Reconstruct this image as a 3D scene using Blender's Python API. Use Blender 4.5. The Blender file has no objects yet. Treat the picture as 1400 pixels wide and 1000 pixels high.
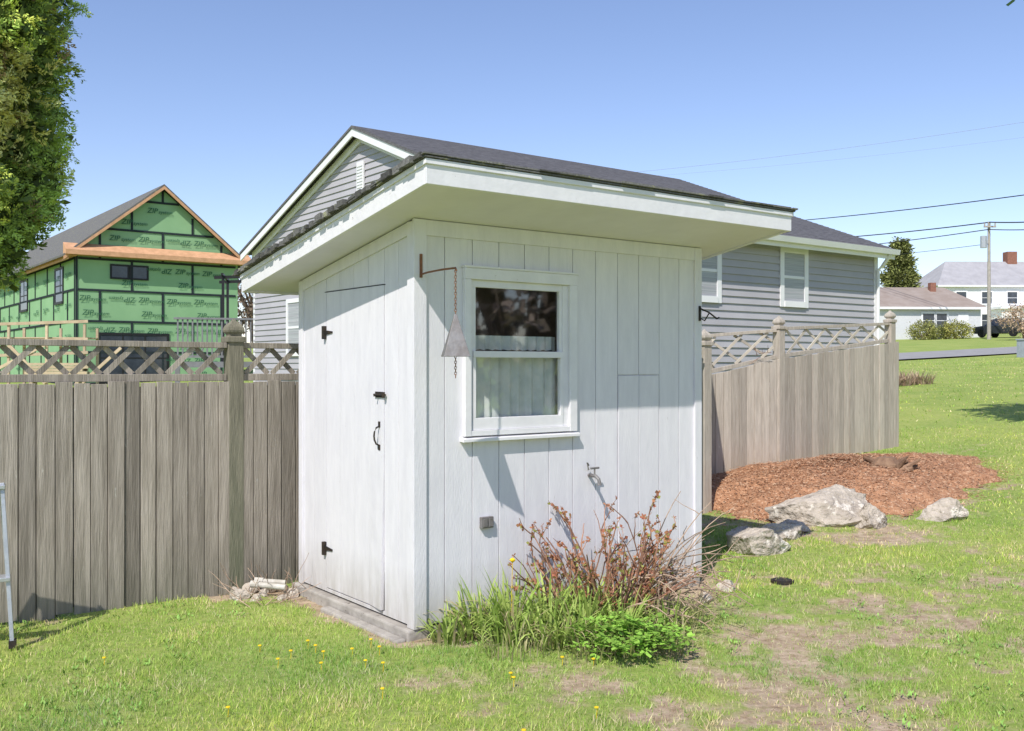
import bpy, bmesh, math, random
import numpy as np
from mathutils import Vector, Matrix
random.seed(7); rng=np.random.default_rng(7)
sc=bpy.context.scene
COL=sc.collection
RZ=math.atan2(0.6,0.8)
R=random.uniform

# ---------------------------------------------------------------- helpers
def link(o):
    COL.objects.link(o); return o
def props(o,kw):
    for k,v in kw.items(): o[k]=v
def empty(name,loc=(0,0,0),rz=0.0,parent=None,**kw):
    o=bpy.data.objects.new(name,None); o.empty_display_size=0.3
    o.location=loc; o.rotation_euler=(0,0,rz)
    if parent: o.parent=parent
    props(o,kw); return link(o)

def N(nt,t,**kw):
    n=nt.nodes.new(t)
    for k,v in kw.items(): setattr(n,k,v)
    return n
def pmat(name,c1,c2=None,rough=.75,scale=6,stretch=(1,1,1),bump=.15,bscale=None,tint=0.0,metal=0.0,
         grime=None,spots=None,lo=.35,hi=.65,bdist=.01,spec=.3):
    m=bpy.data.materials.new(name); m.use_nodes=True
    nt=m.node_tree; L=nt.links; P=nt.nodes['Principled BSDF']
    P.inputs['Roughness'].default_value=rough; P.inputs['Metallic'].default_value=metal
    P.inputs['Specular IOR Level'].default_value=spec
    if c2 is None: c2=tuple(x*.85 for x in c1)
    tc=N(nt,'ShaderNodeTexCoord'); mp=N(nt,'ShaderNodeMapping'); mp.inputs['Scale'].default_value=stretch
    L.new(tc.outputs['Object'],mp.inputs['Vector'])
    no=N(nt,'ShaderNodeTexNoise'); no.inputs['Scale'].default_value=scale; no.inputs['Detail'].default_value=6
    no.inputs['Roughness'].default_value=.62
    L.new(mp.outputs[0],no.inputs['Vector'])
    rp=N(nt,'ShaderNodeValToRGB'); rp.color_ramp.elements[0].position=lo; rp.color_ramp.elements[1].position=hi
    rp.color_ramp.elements[0].color=(*c1,1); rp.color_ramp.elements[1].color=(*c2,1)
    L.new(no.outputs['Fac'],rp.inputs[0]); out=rp.outputs[0]
    def mix(a,fac,col):
        mx=N(nt,'ShaderNodeMix',data_type='RGBA'); L.new(fac,mx.inputs[0]); L.new(a,mx.inputs[6])
        mx.inputs[7].default_value=(*col,1); return mx.outputs[2]
    if spots:   # (color, scale, threshold, stretch)
        n2=N(nt,'ShaderNodeTexNoise'); n2.inputs['Scale'].default_value=spots[1]; n2.inputs['Detail'].default_value=7
        n2.inputs['Roughness'].default_value=.7
        if len(spots)>3:
            mp2=N(nt,'ShaderNodeMapping'); mp2.inputs['Scale'].default_value=spots[3]; L.new(tc.outputs['Object'],mp2.inputs[0]); L.new(mp2.outputs[0],n2.inputs['Vector'])
        else: L.new(tc.outputs['Object'],n2.inputs['Vector'])
        r2=N(nt,'ShaderNodeMapRange'); r2.inputs[1].default_value=spots[2]; r2.inputs[2].default_value=spots[2]+.06
        L.new(n2.outputs['Fac'],r2.inputs[0]); out=mix(out,r2.outputs[0],spots[0])
    if grime:   # (color, z0, z1, strength)
        sx=N(nt,'ShaderNodeSeparateXYZ'); L.new(tc.outputs['Object'],sx.inputs[0])
        r3=N(nt,'ShaderNodeMapRange'); r3.inputs[1].default_value=grime[1]; r3.inputs[2].default_value=grime[2]
        r3.inputs[3].default_value=1; r3.inputs[4].default_value=0
        L.new(sx.outputs[2],r3.inputs[0])
        mm=N(nt,'ShaderNodeMath',operation='MULTIPLY'); L.new(r3.outputs[0],mm.inputs[0])
        m4=N(nt,'ShaderNodeMath',operation='MULTIPLY'); L.new(no.outputs['Fac'],m4.inputs[0]); m4.inputs[1].default_value=grime[3]*2
        L.new(m4.outputs[0],mm.inputs[1]); mm.use_clamp=True
        out=mix(out,mm.outputs[0],grime[0])
    if tint>0:
        at=N(nt,'ShaderNodeAttribute',attribute_name='tint')
        mr=N(nt,'ShaderNodeMapRange'); mr.inputs[3].default_value=1-tint; mr.inputs[4].default_value=1+tint
        L.new(at.outputs['Fac'],mr.inputs[0])
        vm=N(nt,'ShaderNodeVectorMath',operation='SCALE'); L.new(out,vm.inputs[0]); L.new(mr.outputs[0],vm.inputs['Scale'])
        out=vm.outputs[0]
    L.new(out,P.inputs['Base Color'])
    if bump>0:
        nb=N(nt,'ShaderNodeTexNoise'); nb.inputs['Scale'].default_value=bscale or scale*4; nb.inputs['Detail'].default_value=5
        L.new(mp.outputs[0],nb.inputs['Vector'])
        b=N(nt,'ShaderNodeBump'); b.inputs['Strength'].default_value=bump; b.inputs['Distance'].default_value=bdist
        L.new(nb.outputs['Fac'],b.inputs['Height']); L.new(b.outputs[0],P.inputs['Normal'])
    return m
def leafmat(name,trans=.35,rough=.6):
    m=bpy.data.materials.new(name); m.use_nodes=True; nt=m.node_tree; L=nt.links
    P=nt.nodes['Principled BSDF']; P.inputs['Roughness'].default_value=rough; P.inputs['Specular IOR Level'].default_value=.2
    at=N(nt,'ShaderNodeAttribute',attribute_name='col'); L.new(at.outputs['Color'],P.inputs['Base Color'])
    if trans>0:
        t=N(nt,'ShaderNodeBsdfTranslucent'); L.new(at.outputs['Color'],t.inputs[0])
        mx=N(nt,'ShaderNodeMixShader'); mx.inputs[0].default_value=trans
        L.new(P.outputs[0],mx.inputs[1]); L.new(t.outputs[0],mx.inputs[2]); L.new(mx.outputs[0],nt.nodes['Material Output'].inputs[0])
    return m
def glassmat(name,gl=.1,tint=(1,1,1)):
    m=bpy.data.materials.new(name); m.use_nodes=True; nt=m.node_tree; L=nt.links
    nt.nodes.remove(nt.nodes['Principled BSDF'])
    t=N(nt,'ShaderNodeBsdfTransparent'); t.inputs[0].default_value=(*tint,1)
    g=N(nt,'ShaderNodeBsdfGlossy'); g.inputs['Roughness'].default_value=.03
    nz=N(nt,'ShaderNodeTexNoise'); nz.inputs['Scale'].default_value=3
    tc=N(nt,'ShaderNodeTexCoord'); L.new(tc.outputs['Object'],nz.inputs['Vector'])
    b=N(nt,'ShaderNodeBump'); b.inputs['Strength'].default_value=.05; L.new(nz.outputs['Fac'],b.inputs['Height']); L.new(b.outputs[0],g.inputs['Normal'])
    mx=N(nt,'ShaderNodeMixShader'); mx.inputs[0].default_value=gl
    L.new(t.outputs[0],mx.inputs[1]); L.new(g.outputs[0],mx.inputs[2]); L.new(mx.outputs[0],nt.nodes['Material Output'].inputs[0])
    return m

class M:
    def __init__(s,tf=None): s.v=[]; s.f=[]; s.t=[]; s.tf=tf
    def add(s,vs,fs,tint=.5):
        o=len(s.v)
        for p in vs:
            s.v.append(tuple(s.tf(*p)) if s.tf else tuple(p)); s.t.append(tint)
        for f in fs: s.f.append(tuple(i+o for i in f))
    def hexa(s,p,tint=.5):
        s.add(p,[(0,3,2,1),(4,5,6,7),(0,1,5,4),(1,2,6,5),(2,3,7,6),(3,0,4,7)],tint)
    def box(s,x0,x1,y0,y1,z0,z1,tint=.5):
        s.hexa([(x0,y0,z0),(x1,y0,z0),(x1,y1,z0),(x0,y1,z0),(x0,y0,z1),(x1,y0,z1),(x1,y1,z1),(x0,y1,z1)],tint)
    def boxt(s,x0,x1,y0,y1,z0,za,zb,tint=.5,alongy=False):
        if alongy: zs=[za,za,zb,zb]
        else: zs=[za,zb,zb,za]
        s.hexa([(x0,y0,z0),(x1,y0,z0),(x1,y1,z0),(x0,y1,z0),(x0,y0,zs[0]),(x1,y0,zs[1]),(x1,y1,zs[2]),(x0,y1,zs[3])],tint)
    def bar(s,p,q,w,h,tint=.5,up=(0,0,1)):
        p=Vector(p);q=Vector(q);d=(q-p).normalized();up=Vector(up)
        sd=d.cross(up)
        if sd.length<1e-3: sd=d.cross(Vector((0,1,0)))
        sd.normalize(); u=sd.cross(d).normalized()
        a=sd*w/2;b=u*h/2
        s.hexa([p-a-b,p+a-b,q+a-b,q-a-b,p-a+b,p+a+b,q+a+b,q-a+b],tint)
    def tube(s,pts,rad,n=8,tint=.5):
        pts=[Vector(p) for p in pts]
        if not hasattr(rad,'__len__'): rad=[rad]*len(pts)
        vs=[];fs=[]
        for i,p in enumerate(pts):
            d=(pts[min(i+1,len(pts)-1)]-pts[max(i-1,0)])
            if d.length<1e-9: d=Vector((0,0,1))
            d.normalize()
            a=d.cross(Vector((0.13,0.27,1)) if abs(d.z)<.95 else Vector((1,.1,0))).normalized(); b=d.cross(a)
            for k in range(n):
                an=2*math.pi*k/n; vs.append(p+(a*math.cos(an)+b*math.sin(an))*rad[i])
        for i in range(len(pts)-1):
            for k in range(n):
                k2=(k+1)%n; fs.append((i*n+k,i*n+k2,(i+1)*n+k2,(i+1)*n+k))
        fs.append(tuple(range(n-1,-1,-1))); fs.append(tuple((len(pts)-1)*n+k for k in range(n)))
        s.add(vs,fs,tint)
    def loft(s,c,prof,n=4,tint=.5,rot=math.pi/4):
        vs=[];fs=[]
        k2=math.sqrt(2) if n==4 else 1
        for z,r in prof:
            for k in range(n):
                a=rot+2*math.pi*k/n; vs.append((c[0]+math.cos(a)*r*k2,c[1]+math.sin(a)*r*k2,c[2]+z))
        for i in range(len(prof)-1):
            for k in range(n):
                q=(k+1)%n; fs.append((i*n+k,i*n+q,(i+1)*n+q,(i+1)*n+k))
        fs.append(tuple(range(n-1,-1,-1))); fs.append(tuple((len(prof)-1)*n+k for k in range(n)))
        s.add(vs,fs,tint)
    def build(s,name,mat,parent=None,bevel=0,smooth=False,off=False,recalc=True,**kw):
        me=bpy.data.meshes.new(name); me.from_pydata(s.v,[],s.f)
        a=me.attributes.new('tint','FLOAT','POINT'); a.data.foreach_set('value',s.t)
        if recalc:
            bm=bmesh.new(); bm.from_mesh(me); bmesh.ops.recalc_face_normals(bm,faces=bm.faces[:]); bm.to_mesh(me); bm.free()
        me.materials.append(mat)
        o=bpy.data.objects.new(name,me)
        if parent:
            o.parent=parent
            if off: o.location=-Vector(parent.location)
        if bevel:
            b=o.modifiers.new('b','BEVEL'); b.width=bevel; b.segments=2; b.limit_method='ANGLE'
        if smooth: me.shade_smooth()
        props(o,kw); return link(o)

def npmesh(name,V,F,mat,col=None,parent=None,off=False,attr=None,smooth=False,**kw):
    V=np.asarray(V,dtype=np.float32); F=np.asarray(F,dtype=np.int32); k=F.shape[1]
    me=bpy.data.meshes.new(name); me.vertices.add(len(V)); me.vertices.foreach_set('co',V.ravel())
    me.loops.add(F.size); me.loops.foreach_set('vertex_index',F.ravel())
    me.polygons.add(len(F)); me.polygons.foreach_set('loop_start',np.arange(0,F.size,k,dtype=np.int32))
    me.update(calc_edges=True)
    if col is not None:
        c=me.attributes.new('col','FLOAT_COLOR','POINT'); C=np.ones((len(V),4),dtype=np.float32); C[:,:3]=col; c.data.foreach_set('color',C.ravel())
    if attr:
        for an,av in attr.items():
            a=me.attributes.new(an,'FLOAT','POINT'); a.data.foreach_set('value',np.asarray(av,dtype=np.float32))
    if smooth: me.shade_smooth()
    me.materials.append(mat); o=bpy.data.objects.new(name,me)
    if parent:
        o.parent=parent
        if off: o.location=-Vector(parent.location)
    props(o,kw); return link(o)

# noise
_tab=np.random.default_rng(3).random((256,256))
def vn(x,y,s,seed=0):
    x=np.asarray(x,dtype=float)*s+seed*17.3; y=np.asarray(y,dtype=float)*s+seed*9.1
    xi=np.floor(x).astype(int); yi=np.floor(y).astype(int); fx=x-xi; fy=y-yi
    fx=fx*fx*(3-2*fx); fy=fy*fy*(3-2*fy)
    t=lambda a,b:_tab[a%256,b%256]
    return (t(xi,yi)*(1-fx)+t(xi+1,yi)*fx)*(1-fy)+(t(xi,yi+1)*(1-fx)+t(xi+1,yi+1)*fx)*fy
def fbm(x,y,s,seed=0):
    return vn(x,y,s,seed)*.5+vn(x,y,s*2.1,seed+1)*.28+vn(x,y,s*4.3,seed+2)*.22
def sp(a,k): return k*np.logaddexp(0,np.asarray(a,dtype=float)/k)
def gz(x,y):
    q=.6*np.asarray(x,dtype=float)+.8*np.asarray(y,dtype=float)
    z=.07*sp(q-8,.6)-.025*sp(q-20,2)-.04*sp(q-140,10)
    return z+.03*(fbm(x,y,.6,5)-.5)-.02
def g1(x,y): return float(gz(x,y))
MC=(3.75,11.25); MA=2.3; MB=1.3; MD=(.88,.475)
def mulch_r(x,y):
    dx=x-MC[0]; dy=y-MC[1]; a=(dx*MD[0]+dy*MD[1])/MA; b=(-dx*MD[1]+dy*MD[0])/MB
    return np.sqrt(a*a+b*b)
def shed_uv(x,y):
    dx=x+.575; dy=y-5.8; return dx*.8+dy*.6, -dx*.6+dy*.8
def gauss(x,y,cx,cy,rx,ry): return np.exp(-(((x-cx)/rx)**2+((y-cy)/ry)**2))
def dirt(x,y):
    b=.52*gauss(x,y,1.5,5.8,1.2,.7)+.42*gauss(x,y,.9,4.8,1.1,.7)+.70*gauss(x,y,3.3,8.7,1.1,.45)+.38*gauss(x,y,3.6,7.2,1.3,.5)+.45*gauss(x,y,2.4,9.2,1.2,.5)
    b=b+.34*gauss(x,y,2.5,6.2,1.3,.7)+.28*gauss(x,y,1.8,4.5,1.0,.5)
    b=b+.35*np.exp(-((mulch_r(x,y)-1.05)/.18)**2)*(y<11)
    u,v=shed_uv(x,y)
    b=b+1.2*np.exp(-((u+.12)/.12)**2)*((v>-.15)&(v<1.7))+.6*np.exp(-((v+.08)/.25)**2)*((u>-.1)&(u<2.7))+.9*gauss(x,y,-1.95,7.0,.35,.3)
    n=fbm(x,y,2.2,11); f=fbm(x,y,9,21)
    m=b*1.0+(n-.5)*1.35+(f-.5)*1.4-.14*(x<-.4)
    return np.clip((m-.27)/.44,0,1)

# ---------------------------------------------------------------- materials
mShed=pmat('shed_paint',(.76,.742,.772),(.69,.674,.71),rough=.6,scale=5,stretch=(3,3,.6),bump=.42,bscale=38,tint=.035,
   grime=((.42,.39,.34),-.05,.40,.75),spots=((.47,.45,.43),18,.66,(2,2,.35)),bdist=.005)
mTrim=pmat('white_trim',(.79,.775,.79),(.72,.705,.725),rough=.5,scale=7,bump=.15,tint=.03,spots=((.42,.38,.33),22,.66))
mFascia=pmat('fascia_paint',(.80,.785,.805),(.73,.715,.74),rough=.55,scale=5,bump=.25,spots=((.36,.32,.28),15,.655,(1,1,2)))
mSoffit=pmat('soffit_paint',(.77,.745,.81),(.715,.69,.755),rough=.7,scale=3,bump=.1,spots=((.55,.53,.52),9,.68))
mShing=pmat('asphalt_shingle',(.10,.098,.095),(.18,.175,.165),rough=.95,scale=60,bump=.6,bscale=200,tint=.45,spots=((.24,.24,.15),9,.56))
mConc=pmat('concrete',(.43,.40,.36),(.29,.265,.235),rough=.95,scale=9,bump=.5,spots=((.15,.13,.11),12,.62))
mBlack=pmat('black_iron',(.02,.02,.02),(.05,.035,.025),rough=.6,scale=30,bump=.2)
mCopper=pmat('rusty_copper',(.30,.13,.07),(.18,.09,.05),rough=.6,scale=30,metal=.3)
mBell=pmat('bell_metal',(.26,.25,.25),(.19,.17,.16),rough=.55,scale=12,metal=.4,bump=.2)
mFence=pmat('weathered_wood',(.37,.325,.275),(.225,.195,.16),rough=.95,scale=3,stretch=(9,9,.6),bump=.7,bscale=14,tint=.28,
   grime=((.15,.145,.11),-.1,.45,.7),spots=((.45,.43,.39),12,.65,(3,3,.5)))
mFenceR=pmat('weathered_wood_pale',(.50,.445,.375),(.37,.325,.27),rough=.95,scale=4,stretch=(9,9,.7),bump=.7,bscale=14,tint=.2,
   grime=((.52,.37,.28),-.2,.75,.6),spots=((.60,.56,.50),13,.64,(3,3,.5)))
mLatR=pmat('pale_lattice_wood',(.58,.52,.43),(.46,.41,.34),rough=.95,scale=4,tint=.2)
mPost=pmat('post_wood',(.24,.22,.165),(.15,.14,.105),rough=.95,scale=5,stretch=(7,7,.8),bump=.6,bscale=16,tint=.1,grime=((.13,.145,.09),0,1.4,.6))
mGlass=glassmat('window_glass',.22)
mDark=pmat('painted_shade',(.06,.06,.065),(.08,.08,.085),rough=.9)  # near-black colour standing in for shade
mCurt=pmat('curtain_cloth',(.66,.71,.68),(.58,.63,.60),rough=.9,scale=12,bump=.1)
mAlu=pmat('aluminium',(.55,.56,.58),(.45,.46,.48),rough=.4,metal=.6,scale=15)
mPVC=pmat('white_plastic',(.62,.60,.55),(.42,.39,.33),rough=.6,scale=10)
mRock=pmat('pale_rock',(.55,.48,.40),(.33,.285,.235),rough=.95,scale=5,bump=1,bscale=16,bdist=.05,spots=((.68,.62,.535),6,.55))
mGrey=pmat('grey_siding',(.43,.415,.44),(.385,.37,.395),rough=.6,scale=1.2,bump=.05,tint=.05)
mWhite=pmat('white_paint',(.81,.80,.81),(.75,.745,.76),rough=.5,scale=3,bump=.02)
mRoofG=pmat('grey_house_roof',(.085,.083,.09),(.17,.165,.175),rough=.95,scale=7,stretch=(1,4,4),bump=.3,bscale=60)
mZip=pmat('green_sheathing',(.275,.455,.25),(.24,.415,.22),rough=.8,scale=.8,bump=0,tint=.12,spec=.1)
mTape=pmat('black_tape',(.035,.045,.05),rough=.8,bump=0,spec=.05)
mPrint=pmat('print_ink',(.05,.14,.085),rough=.9,bump=0,spec=0)
mOSB=pmat('raw_plywood',(.66,.37,.21),(.50,.28,.15),rough=.8,scale=4,bump=.1,tint=.2)
mLum=pmat('lumber',(.58,.46,.31),(.44,.34,.22),rough=.8,scale=4,tint=.2)
mWinDark=pmat('dark_window_glass',(.03,.035,.045),(.06,.07,.09),rough=.1,scale=1.5,bump=0,spec=.6)
mBlind=pmat('window_blind',(.45,.46,.48),(.26,.27,.29),rough=.4,scale=1,stretch=(.5,.5,40),bump=0)
mBlackWin=pmat('black_frame',(.02,.02,.022),rough=.5,bump=0)
mDeck=pmat('deck_grey',(.22,.22,.24),(.17,.17,.18),rough=.7)
mRoad=pmat('asphalt_road',(.33,.32,.31),(.27,.26,.25),rough=.95,scale=2,bump=.2)
mBark=pmat('bark',(.17,.12,.09),(.10,.07,.05),rough=.95,scale=10,stretch=(3,3,.6),bump=.8)
mStump=pmat('old_stump',(.30,.19,.12),(.17,.10,.065),rough=.95,scale=10,bump=.8,tint=.3)
mTwig=pmat('twig_bark',(.37,.20,.13),(.23,.12,.08),rough=.85,scale=20,tint=.45)
mPale=pmat('pale_twig',(.45,.33,.24),(.30,.21,.15),rough=.85,scale=20,tint=.4)
mPole=pmat('pole_wood',(.42,.38,.34),(.32,.29,.26),rough=.9,scale=6,tint=.1)
mLeaf=leafmat('leaf',.3); mGrass=leafmat('grass_blade',0); mConif=leafmat('conifer_leaf',0,.7)
mChip=leafmat('mulch_chip',0,.95)
mHouseW=pmat('pale_siding',(.64,.64,.66),(.58,.58,.60),rough=.6,bump=0)
mRoofB=pmat('brown_roof',(.27,.215,.18),(.33,.275,.24),rough=.95,scale=1,bump=.1)
mRoofL=pmat('light_grey_roof',(.33,.32,.33),(.40,.39,.40),rough=.95,scale=1,bump=.1)
mCar=pmat('car_paint_dark',(.035,.04,.05),rough=.25,bump=0,spec=.6)
mTyre=pmat('tyre_rubber',(.02,.02,.02),rough=.9)
mWire=pmat('wire',(.03,.03,.035),rough=.7,bump=0)
mWireT=pmat('thin_wire',(.3,.32,.36),rough=.7,bump=0)
mYel=pmat('dandelion_yellow',(.85,.62,.02),(.75,.48,.01),rough=.7,scale=40)
mBrick=pmat('brick',(.3,.14,.1),(.22,.1,.07),rough=.9)

def groundmat():
    m=bpy.data.materials.new('ground_lawn'); m.use_nodes=True; nt=m.node_tree; L=nt.links
    P=nt.nodes['Principled BSDF']; P.inputs['Roughness'].default_value=.95; P.inputs['Specular IOR Level'].default_value=.1
    tc=N(nt,'ShaderNodeTexCoord')
    def noise(s,d=6,r=.6):
        n=N(nt,'ShaderNodeTexNoise'); n.inputs['Scale'].default_value=s; n.inputs['Detail'].default_value=d; n.inputs['Roughness'].default_value=r
        L.new(tc.outputs['Object'],n.inputs['Vector']); return n.outputs['Fac']
    def ramp(f,a,b,p0=.35,p1=.65):
        r=N(nt,'ShaderNodeValToRGB'); r.color_ramp.elements[0].position=p0; r.color_ramp.elements[1].position=p1
        r.color_ramp.elements[0].color=(*a,1); r.color_ramp.elements[1].color=(*b,1); L.new(f,r.inputs[0]); return r.outputs[0]
    g1_=ramp(noise(.9),(.20,.32,.055),(.37,.43,.11))
    g2_=ramp(noise(22),(.15,.22,.045),(.43,.45,.15))
    mx=N(nt,'ShaderNodeMix',data_type='RGBA'); mx.inputs[0].default_value=.4; L.new(g1_,mx.inputs[6]); L.new(g2_,mx.inputs[7])
    d_=ramp(noise(14,8,.7),(.32,.225,.15),(.58,.455,.33))
    at=N(nt,'ShaderNodeAttribute',attribute_name='dirt')
    add=N(nt,'ShaderNodeMath',operation='ADD'); L.new(at.outputs['Fac'],add.inputs[0])
    n3=noise(30,6,.7); ms=N(nt,'ShaderNodeMapRange'); ms.inputs[1].default_value=.4; ms.inputs[2].default_value=.7; ms.inputs[3].default_value=-.17; ms.inputs[4].default_value=.38
    L.new(n3,ms.inputs[0]); L.new(ms.outputs[0],add.inputs[1]); add.use_clamp=True
    m2=N(nt,'ShaderNodeMix',data_type='RGBA'); L.new(add.outputs[0],m2.inputs[0]); L.new(mx.outputs[2],m2.inputs[6]); L.new(d_,m2.inputs[7])
    L.new(m2.outputs[2],P.inputs['Base Color'])
    b=N(nt,'ShaderNodeBump'); b.inputs['Strength'].default_value=.7; b.inputs['Distance'].default_value=.03; L.new(noise(35,8,.7),b.inputs['Height']); L.new(b.outputs[0],P.inputs['Normal'])
    return m
mGround=groundmat()
mMulch=pmat('mulch',(.47,.245,.135),(.30,.15,.08),rough=1,scale=14,bump=.8,bscale=50,bdist=.02,spots=((.60,.40,.26),30,.55))

# ---------------------------------------------------------------- ground
def axis(lo,hi,f0,f1,st,gr=1.13):
    a=list(np.arange(f0,f1,st)); s=st; x=f0; left=[]
    while x>lo: s*=gr; x-=s; left.append(x)
    s=st; x=a[-1]; right=[]
    while x<hi: s*=gr; x+=s; right.append(x)
    return np.array(left[::-1]+a+right)
xs=axis(-400,700,-4.5,6.5,.06); ys=axis(-300,1200,3.0,13.5,.06)
X,Y=np.meshgrid(xs,ys); Z=gz(X,Y)
dm=dirt(X,Y); Z=Z-.012*dm+.012*(fbm(X,Y,9,31)-.5)*(Y<14)
V=np.stack([X.ravel(),Y.ravel(),Z.ravel()],1); nx=len(xs); ny=len(ys)
ii,jj=np.meshgrid(np.arange(nx-1),np.arange(ny-1)); b=(jj*nx+ii).ravel()
F=np.stack([b,b+1,b+nx+1,b+nx],1)
npmesh('ground',V,F,mGround,attr={'dirt':dm.ravel()*(V[:,1]<14)},smooth=True,kind='structure',label='patchy green lawn rising gently to the far street',category='ground')

def gcol(n,x,y,dry):
    base=np.array([[.275,.435,.065],[.385,.515,.105],[.19,.335,.05],[.50,.54,.165],[.66,.56,.32]])
    p=fbm(x,y,1.1,41); r=rng.random(n)
    idx=np.where(r<.30,0,np.where(r<.60,1,np.where(r<.77,2,np.where(r<.92,3,4))))
    idx=np.where(rng.random(n)<dry*.45+.32*np.clip((fbm(x,y,1.6,91)-.53)*4,0,1),4,idx)
    c=base[idx]*(.75+.5*rng.random((n,1)))
    c=c*(.68+.62*p[:,None]); c[:,0]*=1+.6*(p-.5); return c
Vs=[];Fs=[];Cs=[];cnt=0
def blades(D0,D1,n,h0,h1,w,tm=.66):
    global cnt
    D=np.sqrt(rng.random(n)*(D1*D1-D0*D0)+D0*D0); t=(rng.random(n)*2-1)*tm
    x=t*D; y=D
    d=dirt(x,y); u,v=shed_uv(x,y)
    keep=rng.random(n)>d*.86
    keep&=~((u>-.13)&(u<2.5)&(v>-.03)&(v<1.7))
    keep&=mulch_r(x,y)>1+.06*rng.standard_normal(n)
    keep&=~((v>1.9)&(u<4))
    keep&=vn(x,y,16,88)>.16
    x=x[keep];y=y[keep];d=d[keep];n=len(x); D=D[keep]
    z=gz(x,y)-.012
    dens=fbm(x,y,2.3,51)
    h=(h0+(h1-h0)*rng.random(n)**1.5)*(.5+1.0*dens)*(1-.4*d)
    a=rng.random(n)*2*math.pi; ln=rng.random(n)*1.0*h; la=rng.random(n)*2*math.pi
    ww=w*(.6+.8*rng.random(n))
    P=np.stack([x,y,z],1); S=np.stack([np.cos(a)*ww,np.sin(a)*ww,np.zeros(n)],1)
    T=P+np.stack([np.cos(la)*ln,np.sin(la)*ln,h],1)
    vv=np.stack([P-S,P+S,T],1).reshape(-1,3)
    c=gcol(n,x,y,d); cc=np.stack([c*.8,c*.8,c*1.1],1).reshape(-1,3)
    Vs.append(vv);Cs.append(np.clip(cc,0,.85));Fs.append(np.arange(3*n).reshape(-1,3)+cnt);cnt+=3*n
blades(3.3,6.2,200000,.018,.048,.0023)
blades(6.2,9.5,130000,.020,.050,.0032)
blades(9.5,16,70000,.025,.052,.006)
blades(16,40,40000,.03,.06,.014)
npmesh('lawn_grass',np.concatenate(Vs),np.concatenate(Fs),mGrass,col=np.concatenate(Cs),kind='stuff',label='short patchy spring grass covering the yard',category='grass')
n=1500; D=np.sqrt(rng.random(n)*(9**2-4**2)+16); t=(rng.random(n)*2-1)*.6; x=t*D;y=D
u,v=shed_uv(x,y); k=(vn(x,y,1.6,77)>.66)&~((u>-.2)&(u<2.6)&(v>-.1)&(v<1.8))&~((v>1.85))&(mulch_r(x,y)>1.05); x=x[k];y=y[k]
Vs=[];Cs=[]
for xx,yy in zip(x,y):
    z=g1(xx,yy); c=np.array([.22,.38,.08])*R(.8,1.3)
    for q in range(6):
        a=R(0,6.28); l=R(.015,.032); w=.005; p=np.array([xx+R(-.03,.03),yy+R(-.03,.03),z+.005])
        d=np.array([math.cos(a),math.sin(a),R(.3,1.2)])*l; s=np.array([-math.sin(a),math.cos(a),0])*w
        Vs+= [p,p+d*.6+s,p+d,p+d*.6-s]; Cs+=[c]*4
npmesh('lawn_weed',np.array(Vs),np.arange(len(Vs)).reshape(-1,4),mGrass,col=np.array(Cs),kind='stuff',label='low broadleaf weeds scattered through the lawn',category='weeds')

# ---------------------------------------------------------------- road
def strip(name,P,w,mat,dz,**kw):
    v=[];n=len(P)
    for i,p in enumerate(P):
        a=Vector(P[max(i-1,0)]);b_=Vector(P[min(i+1,n-1)]); d=(b_-a).normalized(); s=Vector((-d.y,d.x))*w/2
        for k in range(7):
            q=Vector(p)+s*(k/3-1); v.append((q.x,q.y,g1(q.x,q.y)+dz))
    f=[(i*7+k,i*7+k+1,(i+1)*7+k+1,(i+1)*7+k) for i in range(n-1) for k in range(6)]
    return npmesh(name,np.array(v),np.array(f),mat,**kw)
P=[(6+i*2.2,38.5+i*.9+.028*i*i) for i in range(36)]
strip('road',P,5.5,mRoad,.06,kind='structure',label='pale asphalt street crossing behind the lawn',category='road')

# ---------------------------------------------------------------- shed
Lx=2.448; W=1.57
shed=empty('garden_shed',(-.575,5.8,0),RZ,label='small pale grey wooden garden shed with slanted roof',category='shed')
zb=lambda y:2.471-.165*y
wall=M()
groove=[0]+[.21+.203*k for k in range(12) if .21+.203*k<Lx-.03]+[Lx]
ox0,ox1,oz0,oz1=.375,1.175,1.16,2.12
hx0=groove[8]; hx1=groove[10]
g=.0028
hatch=M()
for i in range(len(groove)-1):
    a=groove[i]+g; b_=groove[i+1]-g; t=R(0,1)
    segs=[]
    top=2.462
    if b_>ox0 and a<ox1:
        if a<ox0: segs.append((a,ox0,.05,top))
        m0=max(a,ox0);m1=min(b_,ox1); segs+= [(m0,m1,.05,oz0),(m0,m1,oz1,top)]
        if b_>ox1: segs.append((ox1,b_,.05,top))
    elif a>=hx0 and b_<=hx1:
        segs+=[(a,b_,.05,.30),(a,b_,1.537,top)]
        hatch.box(a+(.004 if i==8 else -.001),b_-(.004 if i==9 else -.001),-.003,.0118,.306,1.528,t)
    else: segs.append((a,b_,.05,top))
    for s_ in segs: wall.box(s_[0],s_[1],0,.012,s_[2],s_[3],t)
for s_ in [(.0,ox0,.05,2.46),(ox0,ox1,.05,oz0),(ox0,ox1,oz1,2.46),(ox1,Lx,.05,2.46)]:
    wall.box(s_[0]+.001,s_[1]-(0 if s_[1]<Lx else .013),.0122,.04,s_[2],s_[3])
dv0,dv1,dz0,dz1=.368,1.158,.08,2.10
for a,b_ in [(.013,.19),(.19,dv0-.006),(dv1+.006,1.36),(1.36,W)]:
    wall.boxt(0,.012,a+g*.6,b_-g*.6,.05,zb(a)-.006,zb(b_)-.006,R(0,1),alongy=True)
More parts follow.
